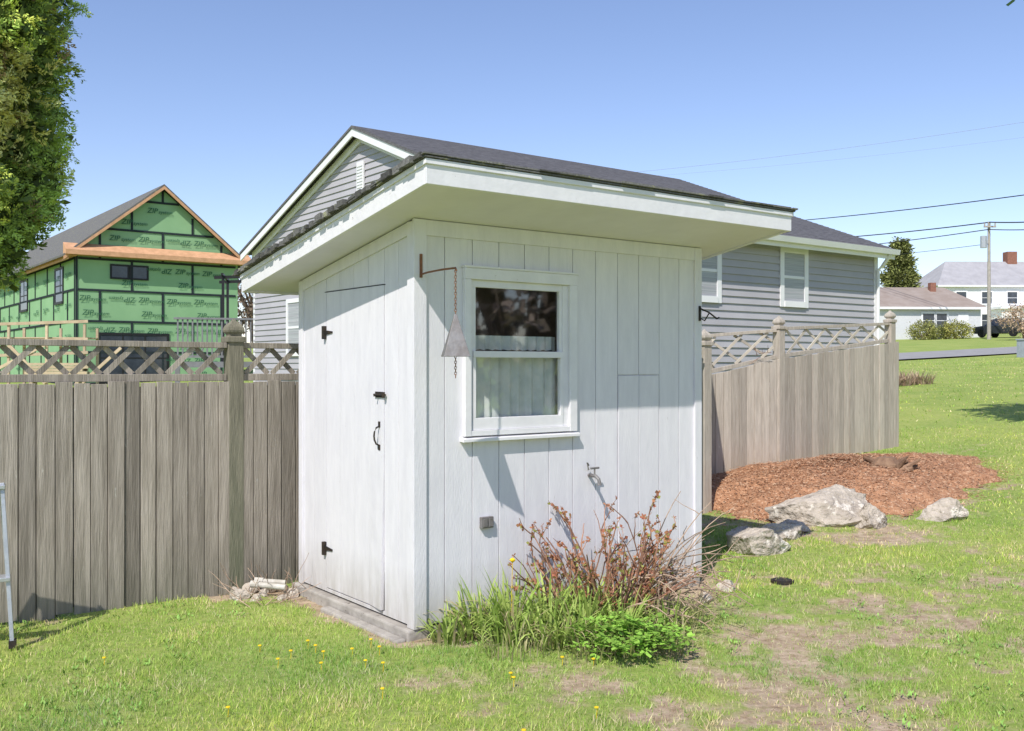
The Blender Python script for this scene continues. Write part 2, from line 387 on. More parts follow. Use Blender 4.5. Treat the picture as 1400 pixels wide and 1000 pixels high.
for a,b_ in [(dv0-.004,.57),(.57,.77),(.77,.97),(.97,dv1+.004)]:
    wall.boxt(0,.012,a+g*.6,b_-g*.6,dz1+.008,zb(a)-.006,zb(b_)-.006,R(0,1),alongy=True)
wall.box(0,.012,dv0-.004,dv1+.004,.05,dz0-.008)
wall.boxt(.0122,.04,.0402,W-.02,.05,zb(.04)-.006,zb(W-.02)-.006,alongy=True)
for i in range(8):
    a=.0+i*W/8;b_=(i+1)*W/8; wall.boxt(Lx-.012,Lx,a+.014,b_-g+.0,.05,zb(a)-.006,zb(b_)-.006,R(0,1),alongy=True)
wall.boxt(Lx-.04,Lx-.0122,.0402,W-.02,.05,zb(.04)-.006,zb(W-.02)-.006,alongy=True)
wall.box(.012,Lx-.012,W-.015,W,.05,zb(W)-.006)
wall.build('wall',mShed,shed,bevel=.0015)
hatch.build('hatch',mShed,shed,bevel=.0015)
inn=M(); inn.box(.05,Lx-.05,.75,.77,.06,2.2); inn.box(.05,Lx-.05,.05,.74,.06,.08); inn.build('interior_shade_panel',mDark,shed)  # dark panel and floor added behind the window, standing in for interior shade
tr=M()
tr.box(-.018,.07,-.02,0,.04,2.468)
tr.box(-.018,0,.0005,.06,.04,2.455)
tr.box(Lx-.055,Lx+.016,-.018,0,.04,2.468)
tr.box(Lx,Lx+.016,.0005,.06,.04,2.455)
tr.box(.0705,Lx-.0555,-.014,0,2.375,2.468)
tr.hexa([(-.014,.0605,zb(.06)-.085),(0,.0605,zb(.06)-.085),(0,W-.05,zb(W-.05)-.085),(-.014,W-.05,zb(W-.05)-.085),
         (-.014,.0605,zb(.06)-.008),(0,.0605,zb(.06)-.008),(0,W-.05,zb(W-.05)-.008),(-.014,W-.05,zb(W-.05)-.008)])
tr.boxt(-.016,0,W-.0495,W+.01,.04,zb(W)-.008,zb(W)-.01,alongy=True)
tr.build('corner_trim',mShed,shed,bevel=.002)
fd=M(); fd.box(-.055,Lx+.01,-.012,W+.05,-.3,.038); fd.box(-.13,-.0555,.0,1.0,-.3,-.008)
fd.build('foundation',mConc,shed,bevel=.012)
# door, latch-side board bowing outward near the bottom
door=M()
ds=[dv0,.56,.76,.96,dv1]
for i in range(1,4): door.box(-.001,.022,ds[i]+.0008,ds[i+1]-(.0 if i==3 else .0008),dz0,dz1,.3+.1*i)
nz=10; vs=[];fs=[]
for k in range(nz+1):
    z=dz0+(dz1-dz0)*k/nz; bow=.022*max(0,1-(z-dz0)/1.0)**1.4
    vs+=[(-.001-bow,dv0+.004*(k<4),z),(-.001,.5592,z),(.022,.5592,z),(.022-bow,dv0+.004*(k<4),z)]
for k in range(nz):
    for q in range(4): q2=(q+1)%4; fs.append((k*4+q,k*4+q2,k*4+4+q2,k*4+4+q))
fs+=[(3,2,1,0),(nz*4,nz*4+1,nz*4+2,nz*4+3)]; door.add(vs,fs,.35)
dob=door.build('door',mShed,shed)
for z in (1.826,.345):
    hg=M()
    hg.box(-.026,-.002,dv1+.006,dv1+.03,z-.045,z+.045)
    hg.hexa([(-.008,dv1-.09,z-.006),(-.002,dv1-.09,z-.006),(-.002,dv1+.012,z-.016),(-.008,dv1+.012,z-.016),(-.008,dv1-.09,z+.006),(-.002,dv1-.09,z+.006),(-.002,dv1+.012,z+.016),(-.008,dv1+.012,z+.016)])
    hg.build('hinge',mBlack,dob)
hd=M(); y0=dv0+.055
hd.tube([(-.004,y0,1.10),(-.025,y0,1.11),(-.037,y0,1.135),(-.04,y0,1.16),(-.037,y0,1.185),(-.025,y0,1.21),(-.004,y0,1.22)],.006)
hd.box(-.006,-.0015,y0-.012,y0+.012,1.07,1.105); hd.box(-.006,-.0015,y0-.012,y0+.012,1.215,1.25)
hd.build('handle',mBlack,dob,bevel=.002)
bl=M(); bl.box(-.008,-.0015,dv0+.01,dv0+.10,1.40,1.436); bl.tube([(-.016,dv0-.045,1.418),(-.016,dv0+.10,1.418)],.006); bl.tube([(-.016,dv0+.06,1.418),(-.04,dv0+.06,1.41)],.005)
bl.box(-.03,-.0185,dv0-.045,dv0-.025,1.40,1.436); bl.build('slide_bolt',mBlack,dob)
ck=M(); ck.box(-.0025,-.0012,dv0-.02,dv1+.03,dz1+.001,dz1+.006); ck.build('door_gap_shade',mDark,shed)  # dark strip painted in for the shade of the slit above the door
# roof
roof=M(); x0,x1,ya,yb=-.293,Lx+.305,-.6,1.961
def slab(m,x0,x1,ya,yb,lo,hi,tint=.5):
    m.hexa([(x0,ya,zb(ya)+lo),(x1,ya,zb(ya)+lo),(x1,yb,zb(yb)+lo),(x0,yb,zb(yb)+lo),(x0,ya,zb(ya)+hi),(x1,ya,zb(ya)+hi),(x1,yb,zb(yb)+hi),(x0,yb,zb(yb)+hi)],tint)
slab(roof,x0+.021,x1-.021,ya+.021,yb-.021,0,.12)
ro=roof.build('roof',mSoffit,shed)
fa=M()
slab(fa,x0,x0+.02,ya+.0205,yb-.0205,-.012,.118)
slab(fa,x1-.02,x1,ya+.0205,yb-.0205,-.012,.118)
slab(fa,x0,x1,ya,ya+.02,-.014,.118); slab(fa,x0,x1,yb-.02,yb,-.012,.118)
slab(fa,x0-.012,x1+.012,ya-.012,ya-.0005,.088,.116)
slab(fa,x0-.012,x0-.0005,ya,yb,.088,.116)
fa.build('fascia',mFascia,ro,bevel=.002)
sh=M()
slab(sh,x0-.02,x1+.02,ya-.02,yb+.02,.12,.128)
y=ya-.03
while y<yb:
    y2=y+.14
    x=x0-.03-R(0,.1)
    while x<x1:
        wd=R(.14,.30); xa=max(x,x0-.03-R(0,.012)); xb=min(x+wd-.004,x1+.03)
        if xb>xa+.02: 
            lo=.1285+R(0,.002); e=R(-.008,.008); t_=R(.008,.016)
            sh.hexa([(xa,y+e,zb(y)+lo+.003),(xb,y+e,zb(y)+lo+.003),(xb,y2+.02,zb(y2+.02)+lo),(xa,y2+.02,zb(y2+.02)+lo),(xa,y+e,zb(y)+lo+t_),(xb,y+e,zb(y)+lo+t_),(xb,y2+.02,zb(y2+.02)+lo+.004),(xa,y2+.02,zb(y2+.02)+lo+.004)],R(0,1))
        x+=wd
    y=y2
y=ya
while y<yb:
    w=R(.03,.10); d=R(0,.03); sh.hexa([(x0-.03-d,y,zb(y)+.114+R(0,.010)),(x0+.06,y,zb(y)+.133),(x0+.06,y+w,zb(y+w)+.133),(x0-.03-d,y+w,zb(y+w)+.114+R(0,.012)),
       (x0-.03-d,y,zb(y)+.142+R(0,.020)),(x0+.06,y,zb(y)+.150),(x0+.06,y+w,zb(y+w)+.150),(x0-.03-d,y+w,zb(y+w)+.142+R(0,.020))],R(0,1)); y+=w*R(.9,1.3)
sh.build('shingle',mShing,ro)
# window
wn=M()
wn.box(.338,.385,-.034,0,1.165,2.13); wn.box(1.175,1.238,-.034,0,1.165,2.13); wn.box(.338,1.238,-.034,0,2.1302,2.20)
wn.box(.33,1.246,-.042,-.0005,2.2005,2.214)
wn.box(.3855,.408,-.012,.02,1.2,2.13); wn.box(1.128,1.1745,-.012,.02,1.2,2.13)
wo=wn.build('window',mTrim,shed,bevel=.003)
si=M(); si.hexa([(.318,-.045,1.130),(1.255,-.045,1.130),(1.255,.03,1.135),(.318,.03,1.135),(.318,-.045,1.152),(1.255,-.045,1.152),(1.255,.03,1.1645),(.318,.03,1.1645)])
si.build('sill',mTrim,wo,bevel=.003)
sa=M()
sa.box(.4085,1.1275,-.008,.018,2.085,2.13); sa.box(.4085,1.1275,-.022,.008,1.65,1.69); sa.box(.4085,1.1275,-.018,.016,1.2,1.275); sa.box(.386,1.174,-.03,.016,1.166,1.199)
sa.box(.4085,.434,-.006,.018,1.69,2.085); sa.box(1.102,1.1275,-.006,.018,1.69,2.085)
sa.box(.4085,.43,-.018,.016,1.275,1.65); sa.box(1.105,1.1275,-.018,.016,1.275,1.65)
sa.build('sash',mTrim,wo,bevel=.002)
gl=M()
gl.add([(.432,.011,1.688),(1.104,.011,1.688),(1.104,.011,2.087),(.432,.011,2.087)],[(0,1,2,3)])
gl.add([(.428,-.002,1.273),(1.107,-.002,1.273),(1.107,-.002,1.652),(.428,-.002,1.652)],[(0,1,2,3)])
gl.build('glass',mGlass,wo,recalc=False)
def curtain(xa,xb,za,zt,y,amp,fr,ruf=0):
    nX=120;nZ=12;v=[]
    for j in range(nZ+1):
        for i in range(nX+1):
            x=xa+(xb-xa)*i/nX; z=za+(zt-za)*j/nZ
            v.append((x,y+amp*math.sin(x*fr)+amp*.5*math.sin(x*fr*1.7+1)*(1-j/nZ*.4),z+(ruf*math.sin(x*fr*1.1) if j in(0,) else 0)))
    f=[(j*(nX+1)+i,j*(nX+1)+i+1,(j+1)*(nX+1)+i+1,(j+1)*(nX+1)+i) for j in range(nZ) for i in range(nX)]
    return v,f
cu=M()
for a in [(.40,.648,1.18,1.66,.05,.009,75),(.662,1.14,1.18,1.66,.05,.010,68),(.40,1.14,1.70,1.79,.08,.008,90,.003)]:
    v_,f_=curtain(*a); cu.add(v_,f_)
cu.build('curtain',mCurt,wo,smooth=True,recalc=False)
# fittings
ou=M(); ou.box(.465,.555,-.03,-.0005,.59,.66); ou.box(.472,.505,-.038,-.0305,.598,.652); ou.box(.513,.548,-.038,-.0305,.598,.652)
ou.build('power_outlet',mBell,shed,bevel=.004)
tp=M(); tp.tube([(1.367,0,.86),(1.367,-.07,.86),(1.367,-.10,.84),(1.367,-.11,.80)],[.012,.012,.013,.014]); tp.tube([(1.367,-.06,.86),(1.367,-.06,.91)],.006); tp.tube([(1.33,-.06,.912),(1.404,-.06,.912)],.007)
tp.tube([(1.34,-.03,.93),(1.31,-.05,.95),(1.33,-.04,.90)],.006)
tp.build('water_tap',mBell,shed)
br=M(); br.box(.02,.034,-.032,-.0205,2.12,2.26); br.tube([(.03,-.03,2.14),(.03,-.10,2.146),(.03,-.25,2.15),(.03,-.39,2.148),(.03,-.398,2.13)],.006)
br.build('bracket',mCopper,shed)
hk=M(); hk.box(Lx-.02,Lx-.005,-.03,-.0185,1.93,2.04); hk.tube([(Lx-.012,-.03,2.02),(Lx-.0,-.10,1.99),(Lx+.01,-.17,1.94),(Lx+.01,-.19,1.95)],.006); hk.tube([(Lx-.012,-.03,1.95),(Lx,-.06,1.93),(Lx,-.10,1.98)],.005)
hk.build('hook',mBlack,shed)

# bell hanging from the bracket
def sw(u,v,z): return Vector((-.575+.8*u-.6*v,5.8+.6*u+.8*v,z))
bp=sw(.03,-.39,0)
bell=empty('hanging_bell',(bp.x,bp.y,1.65),RZ*.3,label='grey metal pyramid bell hanging on a chain from an arm',category='bell')
b1=M(); b1.loft((0,0,0),[(0,.074),(.24,.006)]); b1.build('bell_body',mBell,bell,bevel=.002)
def links(za,zbb,r=.006):
    ch=M(); z=za;k=0
    while z<zbb:
        pts=[]
        for q in range(9):
            a=2*math.pi*q/8; o=(math.cos(a)*r,0) if k%2 else (0,math.cos(a)*r)
            pts.append((o[0],o[1],z+math.sin(a)*r*1.7))
        ch.tube(pts,.0022,n=5); z+=r*2.6;k+=1
    ch.build('chain',mCopper,bell)
links(.245,.49); links(-.11,0)

# ---------------------------------------------------------------- fences
def post(M_,p,zt,w=.055):
    M_.loft((p[0],p[1],0),[(g1(p[0],p[1])-.2,w),(zt-.175,w),(zt-.172,w+.014),(zt-.135,w+.014),(zt-.13,w-.014),(zt-.115,w-.012),(zt-.10,w+.002),(zt-.085,w+.005),(zt-.065,w),(zt-.045,w*.78),(zt-.03,w*.48),(zt-.012,w*.2),(zt,.004)],rot=math.pi/4+RZ)
def fence_run(fence,posts,mat,bw=.135,ext=0,lats=None,st=.205,lw=.036,latmat=None):
    """posts: list of (x,y,post_top,board_top)"""
    for i in range(len(posts)-1):
        lat0,lat1=(lats[i] if lats else (.26,.26))
        a=Vector(posts[i][:2]);b_=Vector(posts[i+1][:2]); d=(b_-a); Ln=d.length; d.normalize(); nrm=Vector((d.y,-d.x))
        z0,z1=posts[i][3],posts[i+1][3]
        bd=M(); s=.03; 
        end=Ln+(ext if i==len(posts)-2 else -.03)
        zt=lambda q:z0+(z1-z0)*q/Ln
        while s<end-.03:
            w=bw*R(.93,1.05); e=min(s+w-R(.004,.009),end)
            th=R(.014,.022); of=.035+R(-.002,.003)
            P_=a+d*s+nrm*of; Q_=a+d*e+nrm*(of+R(-.002,.002)); P2=P_+nrm*th; Q2=Q_+nrm*th
            l=R(-.002,.002); jz=R(-.010,.008); gb=g1(P_.x,P_.y)-.04+R(0,.07)
            bd.hexa([(P2.x,P2.y,gb),(Q2.x,Q2.y,gb),(Q_.x,Q_.y,gb),(P_.x,P_.y,gb),
                     (P2.x+l,P2.y,zt(s)+jz),(Q2.x+l,Q2.y,zt(e)+jz),(Q_.x+l,Q_.y,zt(e)+jz),(P_.x+l,P_.y,zt(s)+jz)],R(0,1))
            # narrow dark strip added behind the gap so it reads as shade
            if e<end-.02:
                U=a+d*(e-.012)+nrm*.026; W_=a+d*(e+.020)+nrm*.026; U2=U+nrm*.005; W2=W_+nrm*.005; zz_=zt(e)-.03
                bd.hexa([(U2.x,U2.y,gb+.03),(W2.x,W2.y,gb+.03),(W_.x,W_.y,gb+.03),(U.x,U.y,gb+.03),(U2.x,U2.y,zz_),(W2.x,W2.y,zz_),(W_.x,W_.y,zz_),(U.x,U.y,zz_)],0)
            s+=w
        bd.build('fence_panel',mat,fence,off=True,bevel=.002)
        rl=M()
        A=lambda s_,z,o=0:(a.x+d.x*s_+nrm.x*o,a.y+d.y*s_+nrm.y*o,z+z0+(z1-z0)*s_/Ln)
        sE=Ln-.06
        for za_,zb2,w_,h_ in ((.03,.03,.05,.05),(lat0,lat1,.07,.04),(-.35,-.35,.04,.08),(-1.15,-1.15,.04,.08)):
            rl.bar(A(.06,za_,0),A(sE,zb2,0),w_,h_,R(.3,.8))
        rl.build('fence_rail',mat,fence,off=True,bevel=.003)
        lt=M(); hh0=lat0-.075; q=.06-hh0
        while q<sE:
            for o,dr in ((.012,1),(-.012,-1)):
                run=hh0*(1.0 if st<.25 else 1.25)
                n_=8; pts=[]
                for k in range(n_+1):
                    f=k/n_; qs=q+run*(f if dr==1 else 1-f); hl=lat0+(lat1-lat0)*max(0,min(1,qs/Ln))-.075; pts.append((qs,.055+hl*f))
                pts=[p for p in pts if .06<=p[0]<=sE]
                if len(pts)>=2: lt.bar(A(*pts[0],o),A(*pts[-1],o),.009,lw,R(0,1))
            q+=st
        lt.build('lattice',latmat or mat,fence,off=True)
    for p in posts:
        pm=M(); post(pm,p,p[2]); pm.build('fence_post',mPost if mat is mFence else mat,fence,off=True,bevel=.003)
def fl(u,v=1.874): return (-.575+.8*u-.6*v,5.8+.6*u+.8*v)
f1=empty('wooden_fence',(*fl(-2.78),0),label='weathered brown board fence with lattice top beside shed',category='fence')
fence_run(f1,[(*fl(-5.2),1.94,1.49),(*fl(-2.79),1.94,1.49),(*fl(-.385),1.94,1.485),(*fl(2.02),1.96,1.485),(*fl(4.40),2.0,1.48)],mFence,bw=.108)
f2=empty('wooden_fence',(3.43,12.6,.3),label='pale weathered board fence with lattice climbing the slope',category='fence')
fence_run(f2,[(2.0,10.2,1.98,1.46),(2.38,12.15,2.05,1.48),(3.43,12.6,2.24,1.69),(5.40,14.0,2.39,1.93)],mFenceR,bw=.115,ext=.16,lats=[(.4,.4),(.48,.37),(.38,.27)],st=.40,lw=.034,latmat=mLatR)

# ---------------------------------------------------------------- grey house
gh=empty('grey_house',(.47,14.78,0),RZ,label='grey clapboard ranch house with white trim and dark roof',category='house')
HL,HW=8.7,11.2; AY,AZ=5.7,6.3; EF,EB=3.95,4.35
def clap(m,x0f,x1f,z0,z1,st=.13):
    z=z0
    while z<z1:
        zt=min(z+st,z1); zm=zt-.001
        a,b_=x0f(z),x1f(z); a2,b2=x0f(zm),x1f(zm)
        if b_-a>.05:
            if b2<a2: a2=b2=(a2+b2)/2
            m.add([(a,.028,z),(b_,.028,z),(b2,.004,zt),(a2,.004,zt),(a,0,z),(b_,0,z)],[(0,1,2,3),(4,5,1,0)],R(0,1))
        z+=st
ft=lambda a,b_,z:(a,-b_,z); lft=lambda a,b_,z:(-b_,a,z)
w=M(); 
w.box(.0,HL,0,HW,.0,3.9)
w.add([(0,0,3.9),(0,HW,3.9),(0,AY,AZ-.12),(HL,0,3.9),(HL,HW,3.9),(HL,AY,AZ-.12)],[(0,1,2),(3,5,4),(0,2,5,3),(1,4,5,2)])
w.tf=ft; clap(w,lambda z:0,lambda z:HL,.1,3.86)
w.tf=lft
def lo_(z): return 0 if z<3.9 else (z-3.9)/(AZ-3.97)*AY
def hi_(z): return HW if z<4.3 else HW-(z-4.3)/(AZ-4.37)*(HW-AY)
clap(w,lo_,hi_,.1,AZ-.15)
w.tf=None
w.build('wall',mGrey,gh,recalc=False)
rf=M()
def pl(m,x0,x1,ya,za,yb_,zb_,t):
    m.hexa([(x0,ya,za-t),(x1,ya,za-t),(x1,yb_,zb_-t),(x0,yb_,zb_-t),(x0,ya,za),(x1,ya,za),(x1,yb_,zb_),(x0,yb_,zb_)])
pl(rf,-.25,HL+.2,-.32,EF,AY,AZ,.05); pl(rf,-.25,HL+.2,AY,AZ,HW+.3,EB,.05)
for i in range(1,42):
    f=i/42; ya_=-.32+(AY+.32)*f; za_=EF+(AZ-EF)*f; rf.hexa([(-.25,ya_,za_+.001),(HL+.2,ya_,za_+.001),(HL+.2,ya_+.13,za_+.052),(-.25,ya_+.13,za_+.052),(-.25,ya_,za_+.012),(HL+.2,ya_,za_+.012),(HL+.2,ya_+.13,za_+.056),(-.25,ya_+.13,za_+.056)])
gr=rf.build('roof',mRoofG,gh)
rk=M()
for xx in (-.23,HL+.16):
    pl(rk,xx,xx+.03,-.30,EF-.052,AY,AZ-.052,.15); pl(rk,xx,xx+.03,AY+.001,AZ-.052,HW+.28,EB-.052,.15)
pl(rk,-.2,HL+.15,-.29,EF-.055,.0,EF+.07,.03)
rk.box(-.2,HL+.16,-.31,-.28,EF-.2,EF-.052)
rk.box(-.02,.0,HW-.1,HW,.1,4.3); rk.box(-.03,.1,-.03,0,.1,3.85); rk.box(HL-.1,HL+.02,-.03,0,.1,3.85)
pl(rk,-.05,-.024,.0,EF-.02,AY,AZ-.14,.16); pl(rk,-.05,-.024,AY+.001,AZ-.14,HW,EB-.02,.16)
rk.build('trim',mWhite,gr)
gt=M(); gt.hexa([(-.25,-.40,EF-.12),(HL+.2,-.40,EF-.12),(HL+.2,-.315,EF-.12),(-.25,-.315,EF-.12),(-.25,-.43,EF-.02),(HL+.2,-.43,EF-.02),(HL+.2,-.315,EF-.02),(-.25,-.315,EF-.02)])
gt.tube([(HL-.05,-.36,EF-.12),(HL-.04,-.2,EF-.3),(HL-.04,-.07,EF-.42),(HL-.04,-.07,.4)],.035)
gt.build('gutter',mWhite,gr)
vt=M(tf=lft); vt.box(AY-.14,AY+.14,.03,.06,5.0,5.62)
for i in range(9): vt.box(AY-.11,AY+.11,.06,.075,5.04+i*.06,5.07+i*.06)
vt.build('gable_vent',mWhite,gh)
def win(parent,x0,x1,z0,z1,tf,frm,gls,fw=.09,mid=True,dep=.045,cols=1):
    m=M(tf=tf)
    m.box(x0-fw,x0,.02,dep,z0-fw,z1+fw); m.box(x1,x1+fw,.02,dep,z0-fw,z1+fw); m.box(x0,x1,.02,dep,z1,z1+fw); m.box(x0,x1,.02,dep+.02,z0-fw,z0)
    if mid: zm=(z0+z1)/2; m.box(x0,x1,.02,dep-.01,zm-.025,zm+.025)
    for c in range(1,cols): xm=x0+(x1-x0)*c/cols; m.box(xm-.03,xm+.03,.02,dep-.008,z0,z1)
    o=m.build('window',frm,parent)
    g_=M(tf=tf); g_.box(x0,x1,.019,.026,z0,z1); g_.build('glass',gls,o)
    return o
win(gh,5.69,6.30,2.80,3.70,ft,mWhite,mBlind,fw=.11); win(gh,3.25,3.85,2.80,3.70,ft,mWhite,mBlind,fw=.11)
win(gh,8.45,9.15,1.9,3.0,lft,mWhite,mBlind); win(gh,1.5,2.2,2.8,3.7,ft,mWhite,mBlind)

# deck behind
dk=empty('deck',(-8.6,25.0,0),RZ*.4,label='grey wooden deck with railing beside the house',category='deck')
m=M(); m.box(0,2.6,0,3,1.55,1.7); [m.box(x,x+.12,0,.12,.2,1.55) for x in (0,1.25,2.45)]; m.build('deck_floor',mDeck,dk)
m=M(); m.box(-.03,2.6,-.05,.05,2.78,2.83); m.box(0,2.6,-.02,.02,1.8,1.86)
for i in range(22): m.box(.05+i*.12,.09+i*.12,-.015,.015,1.861,2.779)
m.build('railing',mDeck,dk)
pg=empty('metal_gazebo',(-8.0,27.0,0),.2,label='black metal gazebo frame standing on the deck',category='gazebo')
m=M()
for x,y in ((0,0),(1.3,0),(0,1.5),(1.3,1.5)): m.box(x,x+.07,y,y+.07,1.7,4.0)
m.bar((-.2,.03,4.02),(1.6,.03,4.12),.08,.08); m.bar((-.2,1.53,4.02),(1.6,1.53,4.12),.08,.08); m.bar((.03,-.2,4.1),(.03,1.8,4.1),.06,.06); m.bar((1.33,-.2,4.1),(1.33,1.8,4.1),.06,.06)
m.build('gazebo_frame',mBlackWin,pg)

# ---------------------------------------------------------------- green sheathed house
zh=empty('house_under_construction',(-16.93,38,0),RZ,label='unfinished house wrapped in green sheathing with raw wood trim',category='house')
ZW,ZL=6.5,22; BZ=6.19; ZAX,ZAZ=3.3,8.9
m=M(); m.box(0,ZW,0,ZL,.2,BZ)
m.add([(0,0,BZ),(ZW,0,BZ),(ZAX,0,ZAZ-.1),(0,ZL,BZ),(ZW,ZL,BZ),(ZAX,ZL,ZAZ-.1)],[(0,1,2),(3,5,4),(0,2,5,3),(1,4,5,2)])
m.build('wall',mZip,zh)
SW=.042
seam=M(tf=ft)
zz=.9; r_=0
while zz<ZAZ-.2:
    lo2=0 if zz<BZ else (zz-BZ)/(ZAZ-BZ)*ZAX; hi2=ZW if zz<BZ else ZW-(zz-BZ)/(ZAZ-BZ)*(ZW-ZAX)
    seam.box(lo2+.1,hi2-.1,0,.03,zz-SW,zz+SW)
    xx=(1.22 if r_%2 else 0)+.9
    while xx<hi2-.1:
        if xx>lo2+.1:
            zt=min(zz+1.22,BZ+( (xx/ZAX) if xx<ZAX else (ZW-xx)/(ZW-ZAX))*(ZAZ-BZ)-.1)
            if zt>zz+.1: seam.box(xx-SW,xx+SW,0,.034,zz+SW+.001,zt-SW-.001)
        xx+=2.44
    zz+=1.22; r_+=1
seam.box(0,.08,0,.032,.3,BZ)
seam.tf=lft
zz=.9;r_=0
while zz<BZ:
    seam.box(.12,ZL,0,.03,zz-SW,zz+SW); xx=1.2+(1.22 if r_%2 else 0)
    while xx<ZL: seam.box(xx-SW,xx+SW,0,.034,zz+SW+.001,min(zz+1.22-SW-.001,BZ)); xx+=2.44
    zz+=1.22;r_+=1
seam.box(0.03,.11,0,.0315,.3,BZ)
seam.build('sheathing_tape',mTape,zh)
def textmesh(s,size,shear=0.2):
    cu_=bpy.data.curves.new('t','FONT'); cu_.body=s; cu_.size=size; cu_.align_x='LEFT'; cu_.shear=shear; cu_.offset=.003*size/.4
    ob=bpy.data.objects.new('t',cu_); COL.objects.link(ob); dg=bpy.context.evaluated_depsgraph_get(); dg.update()
    me=bpy.data.meshes.new_from_object(ob.evaluated_get(dg)); vs=[tuple(v.co) for v in me.vertices]; fs=[tuple(p.vertices) for p in me.polygons]
    bpy.data.objects.remove(ob); bpy.data.curves.remove(cu_); bpy.data.meshes.remove(me); return vs,fs
t1,tf1=textmesh('ZIP',.29); t2,tf2=textmesh('system',.20)
tw=max(v[0] for v in t1)+.02; tot=tw+max(v[0] for v in t2)
tx=[(v[0]-tot/2,v[1]-.10) for v in t1]+[(v[0]+tw-tot/2,v[1]-.10) for v in t2]
tfc=list(tf1)+[tuple(i+len(t1) for i in f) for f in tf2]
pr=M()
def stamp(tf,x,z,flip):
    s=-1 if flip else 1; pr.tf=tf; pr.add([(x+s*a,.05,z+s*b_) for a,b_ in tx],tfc)
zz=.9;r_=0
while zz<ZAZ-.9:
    for k in range(6):
        x=.62+k*1.12+(.35 if r_%2 else 0)
        for dz_ in ((.88,) if (k+r_)%2 else (.34,.9)):
            z=zz+dz_; x_=x+(.12 if dz_<.5 else 0)
            lo2=0 if z<BZ else (z-BZ+.2)/(ZAZ-BZ)*ZAX; hi2=ZW if z<BZ else ZW-(z-BZ+.2)/(ZAZ-BZ)*(ZW-ZAX)
            if x_-.48>lo2 and x_+.48<hi2 and not (.8<x_<3.2 and 4.9<z<5.85) and not (z<2.95 and .4<x_<3.9): stamp(ft,x_,z,(k*3+r_)%4==1)
    zz+=1.22;r_+=1
zz=.9
while zz<BZ-.5:
    for k in range(9): stamp(lft,1.0+k*2.0,zz+.6,k%2==0)
    zz+=1.22
pr.build('sheathing_print',mPrint,zh,recalc=False)
m=M()
def plx(m,ya,yb_,xa,za,xb,zb_,t):
    m.hexa([(xa,ya,za-t),(xb,ya,zb_-t),(xb,yb_,zb_-t),(xa,yb_,za-t),(xa,ya,za),(xb,ya,zb_),(xb,yb_,zb_),(xa,yb_,za)])
pch=(ZAZ-BZ)/ZAX
plx(m,-.35,ZL,-.5,BZ-.45*pch+.05,ZAX,ZAZ+.05,.08); plx(m,-.35,ZL,ZAX,ZAZ+.05,ZW+.5,BZ-.45*pch+.05,.08)
zr=m.build('roof',mShing,zh)
m=M()
plx(m,-.37,-.33,-.5,BZ-.45*pch-.03,ZAX,ZAZ-.03,.13); plx(m,-.37,-.33,ZAX+.001,ZAZ-.03,ZW+.5,BZ-.45*pch-.03,.13)
m.box(-.35,-.3,-.3,ZL,BZ-.5,BZ-.28); m.box(-.32,0,-.3,ZL,BZ-.36,BZ-.33)
m.hexa([(-.45,-.5,BZ-.32),(ZW+.45,-.5,BZ-.32),(ZW+.45,-.036,BZ-.32),(-.45,-.036,BZ-.32),(-.45,-.5,BZ-.14),(ZW+.45,-.5,BZ-.14),(ZW+.45,-.036,BZ+.16),(-.45,-.036,BZ+.16)])
m.build('trim_board',mOSB,zr)
win(zh,1.35,1.95,5.1,5.55,ft,mBlackWin,mWinDark,fw=.07,mid=False); win(zh,2.1,2.7,5.1,5.55,ft,mBlackWin,mWinDark,fw=.07,mid=False)
win(zh,.9,3.5,1.0,2.8,ft,mBlackWin,mWinDark,fw=.1,mid=True,cols=3)
win(zh,2.0,3.3,4.2,5.5,lft,mBlackWin,mWinDark,fw=.1); win(zh,9,10.6,4.2,5.5,lft,mBlackWin,mWinDark,fw=.1)
# scaffold
sf=empty('wooden_scaffold',(-16.6,33.0,0),.05,label='raw lumber scaffold staging in front of unfinished house',category='scaffold')
m=M()
for i in range(4):
    x=-1.6+i*1.25
    m.bar((x,0,.2),(x+.02,0,3.0),.08,.08,R(0,1)); m.bar((x,1.2,.2),(x,1.2,2.9),.08,.08,R(0,1))
m.build('scaffold_post',mLum,sf)
m=M()
for z in (1.9,2.35,2.95): m.bar((-1.8,-.06,z),(2.3,-.06,z+.14),.04,.10,R(0,1))
for k in range(4): m.box(-1.8,2.2,.15+k*.27,.38+k*.27,2.52,2.56,R(0,1))
m.bar((-1.6,-.09,1.0),(.9,-.09,2.3),.05,.10,.8); m.bar((.9,-.09,1.0),(-.3,-.09,2.3),.05,.10,.6); m.bar((2.1,-.09,1.0),(3.4,-.09,2.2),.05,.10,.7)
m.build('plank',mLum,sf)
ls=empty('lumber_stack',(-14.9,30.0,0),.3,label='stack of raw lumber boards near unfinished house',category='lumber')
m=M()
for k in range(6):
    for j in range(3): m.box(R(-.1,.05),1.7+R(-.1,.1),j*.3,j*.3+.28,1.15+k*.09,1.23+k*.09,R(0,1))
m.box(.1,.2,0,.9,.2,1.14); m.box(1.4,1.5,0,.9,.2,1.14); m.build('board',mLum,ls)

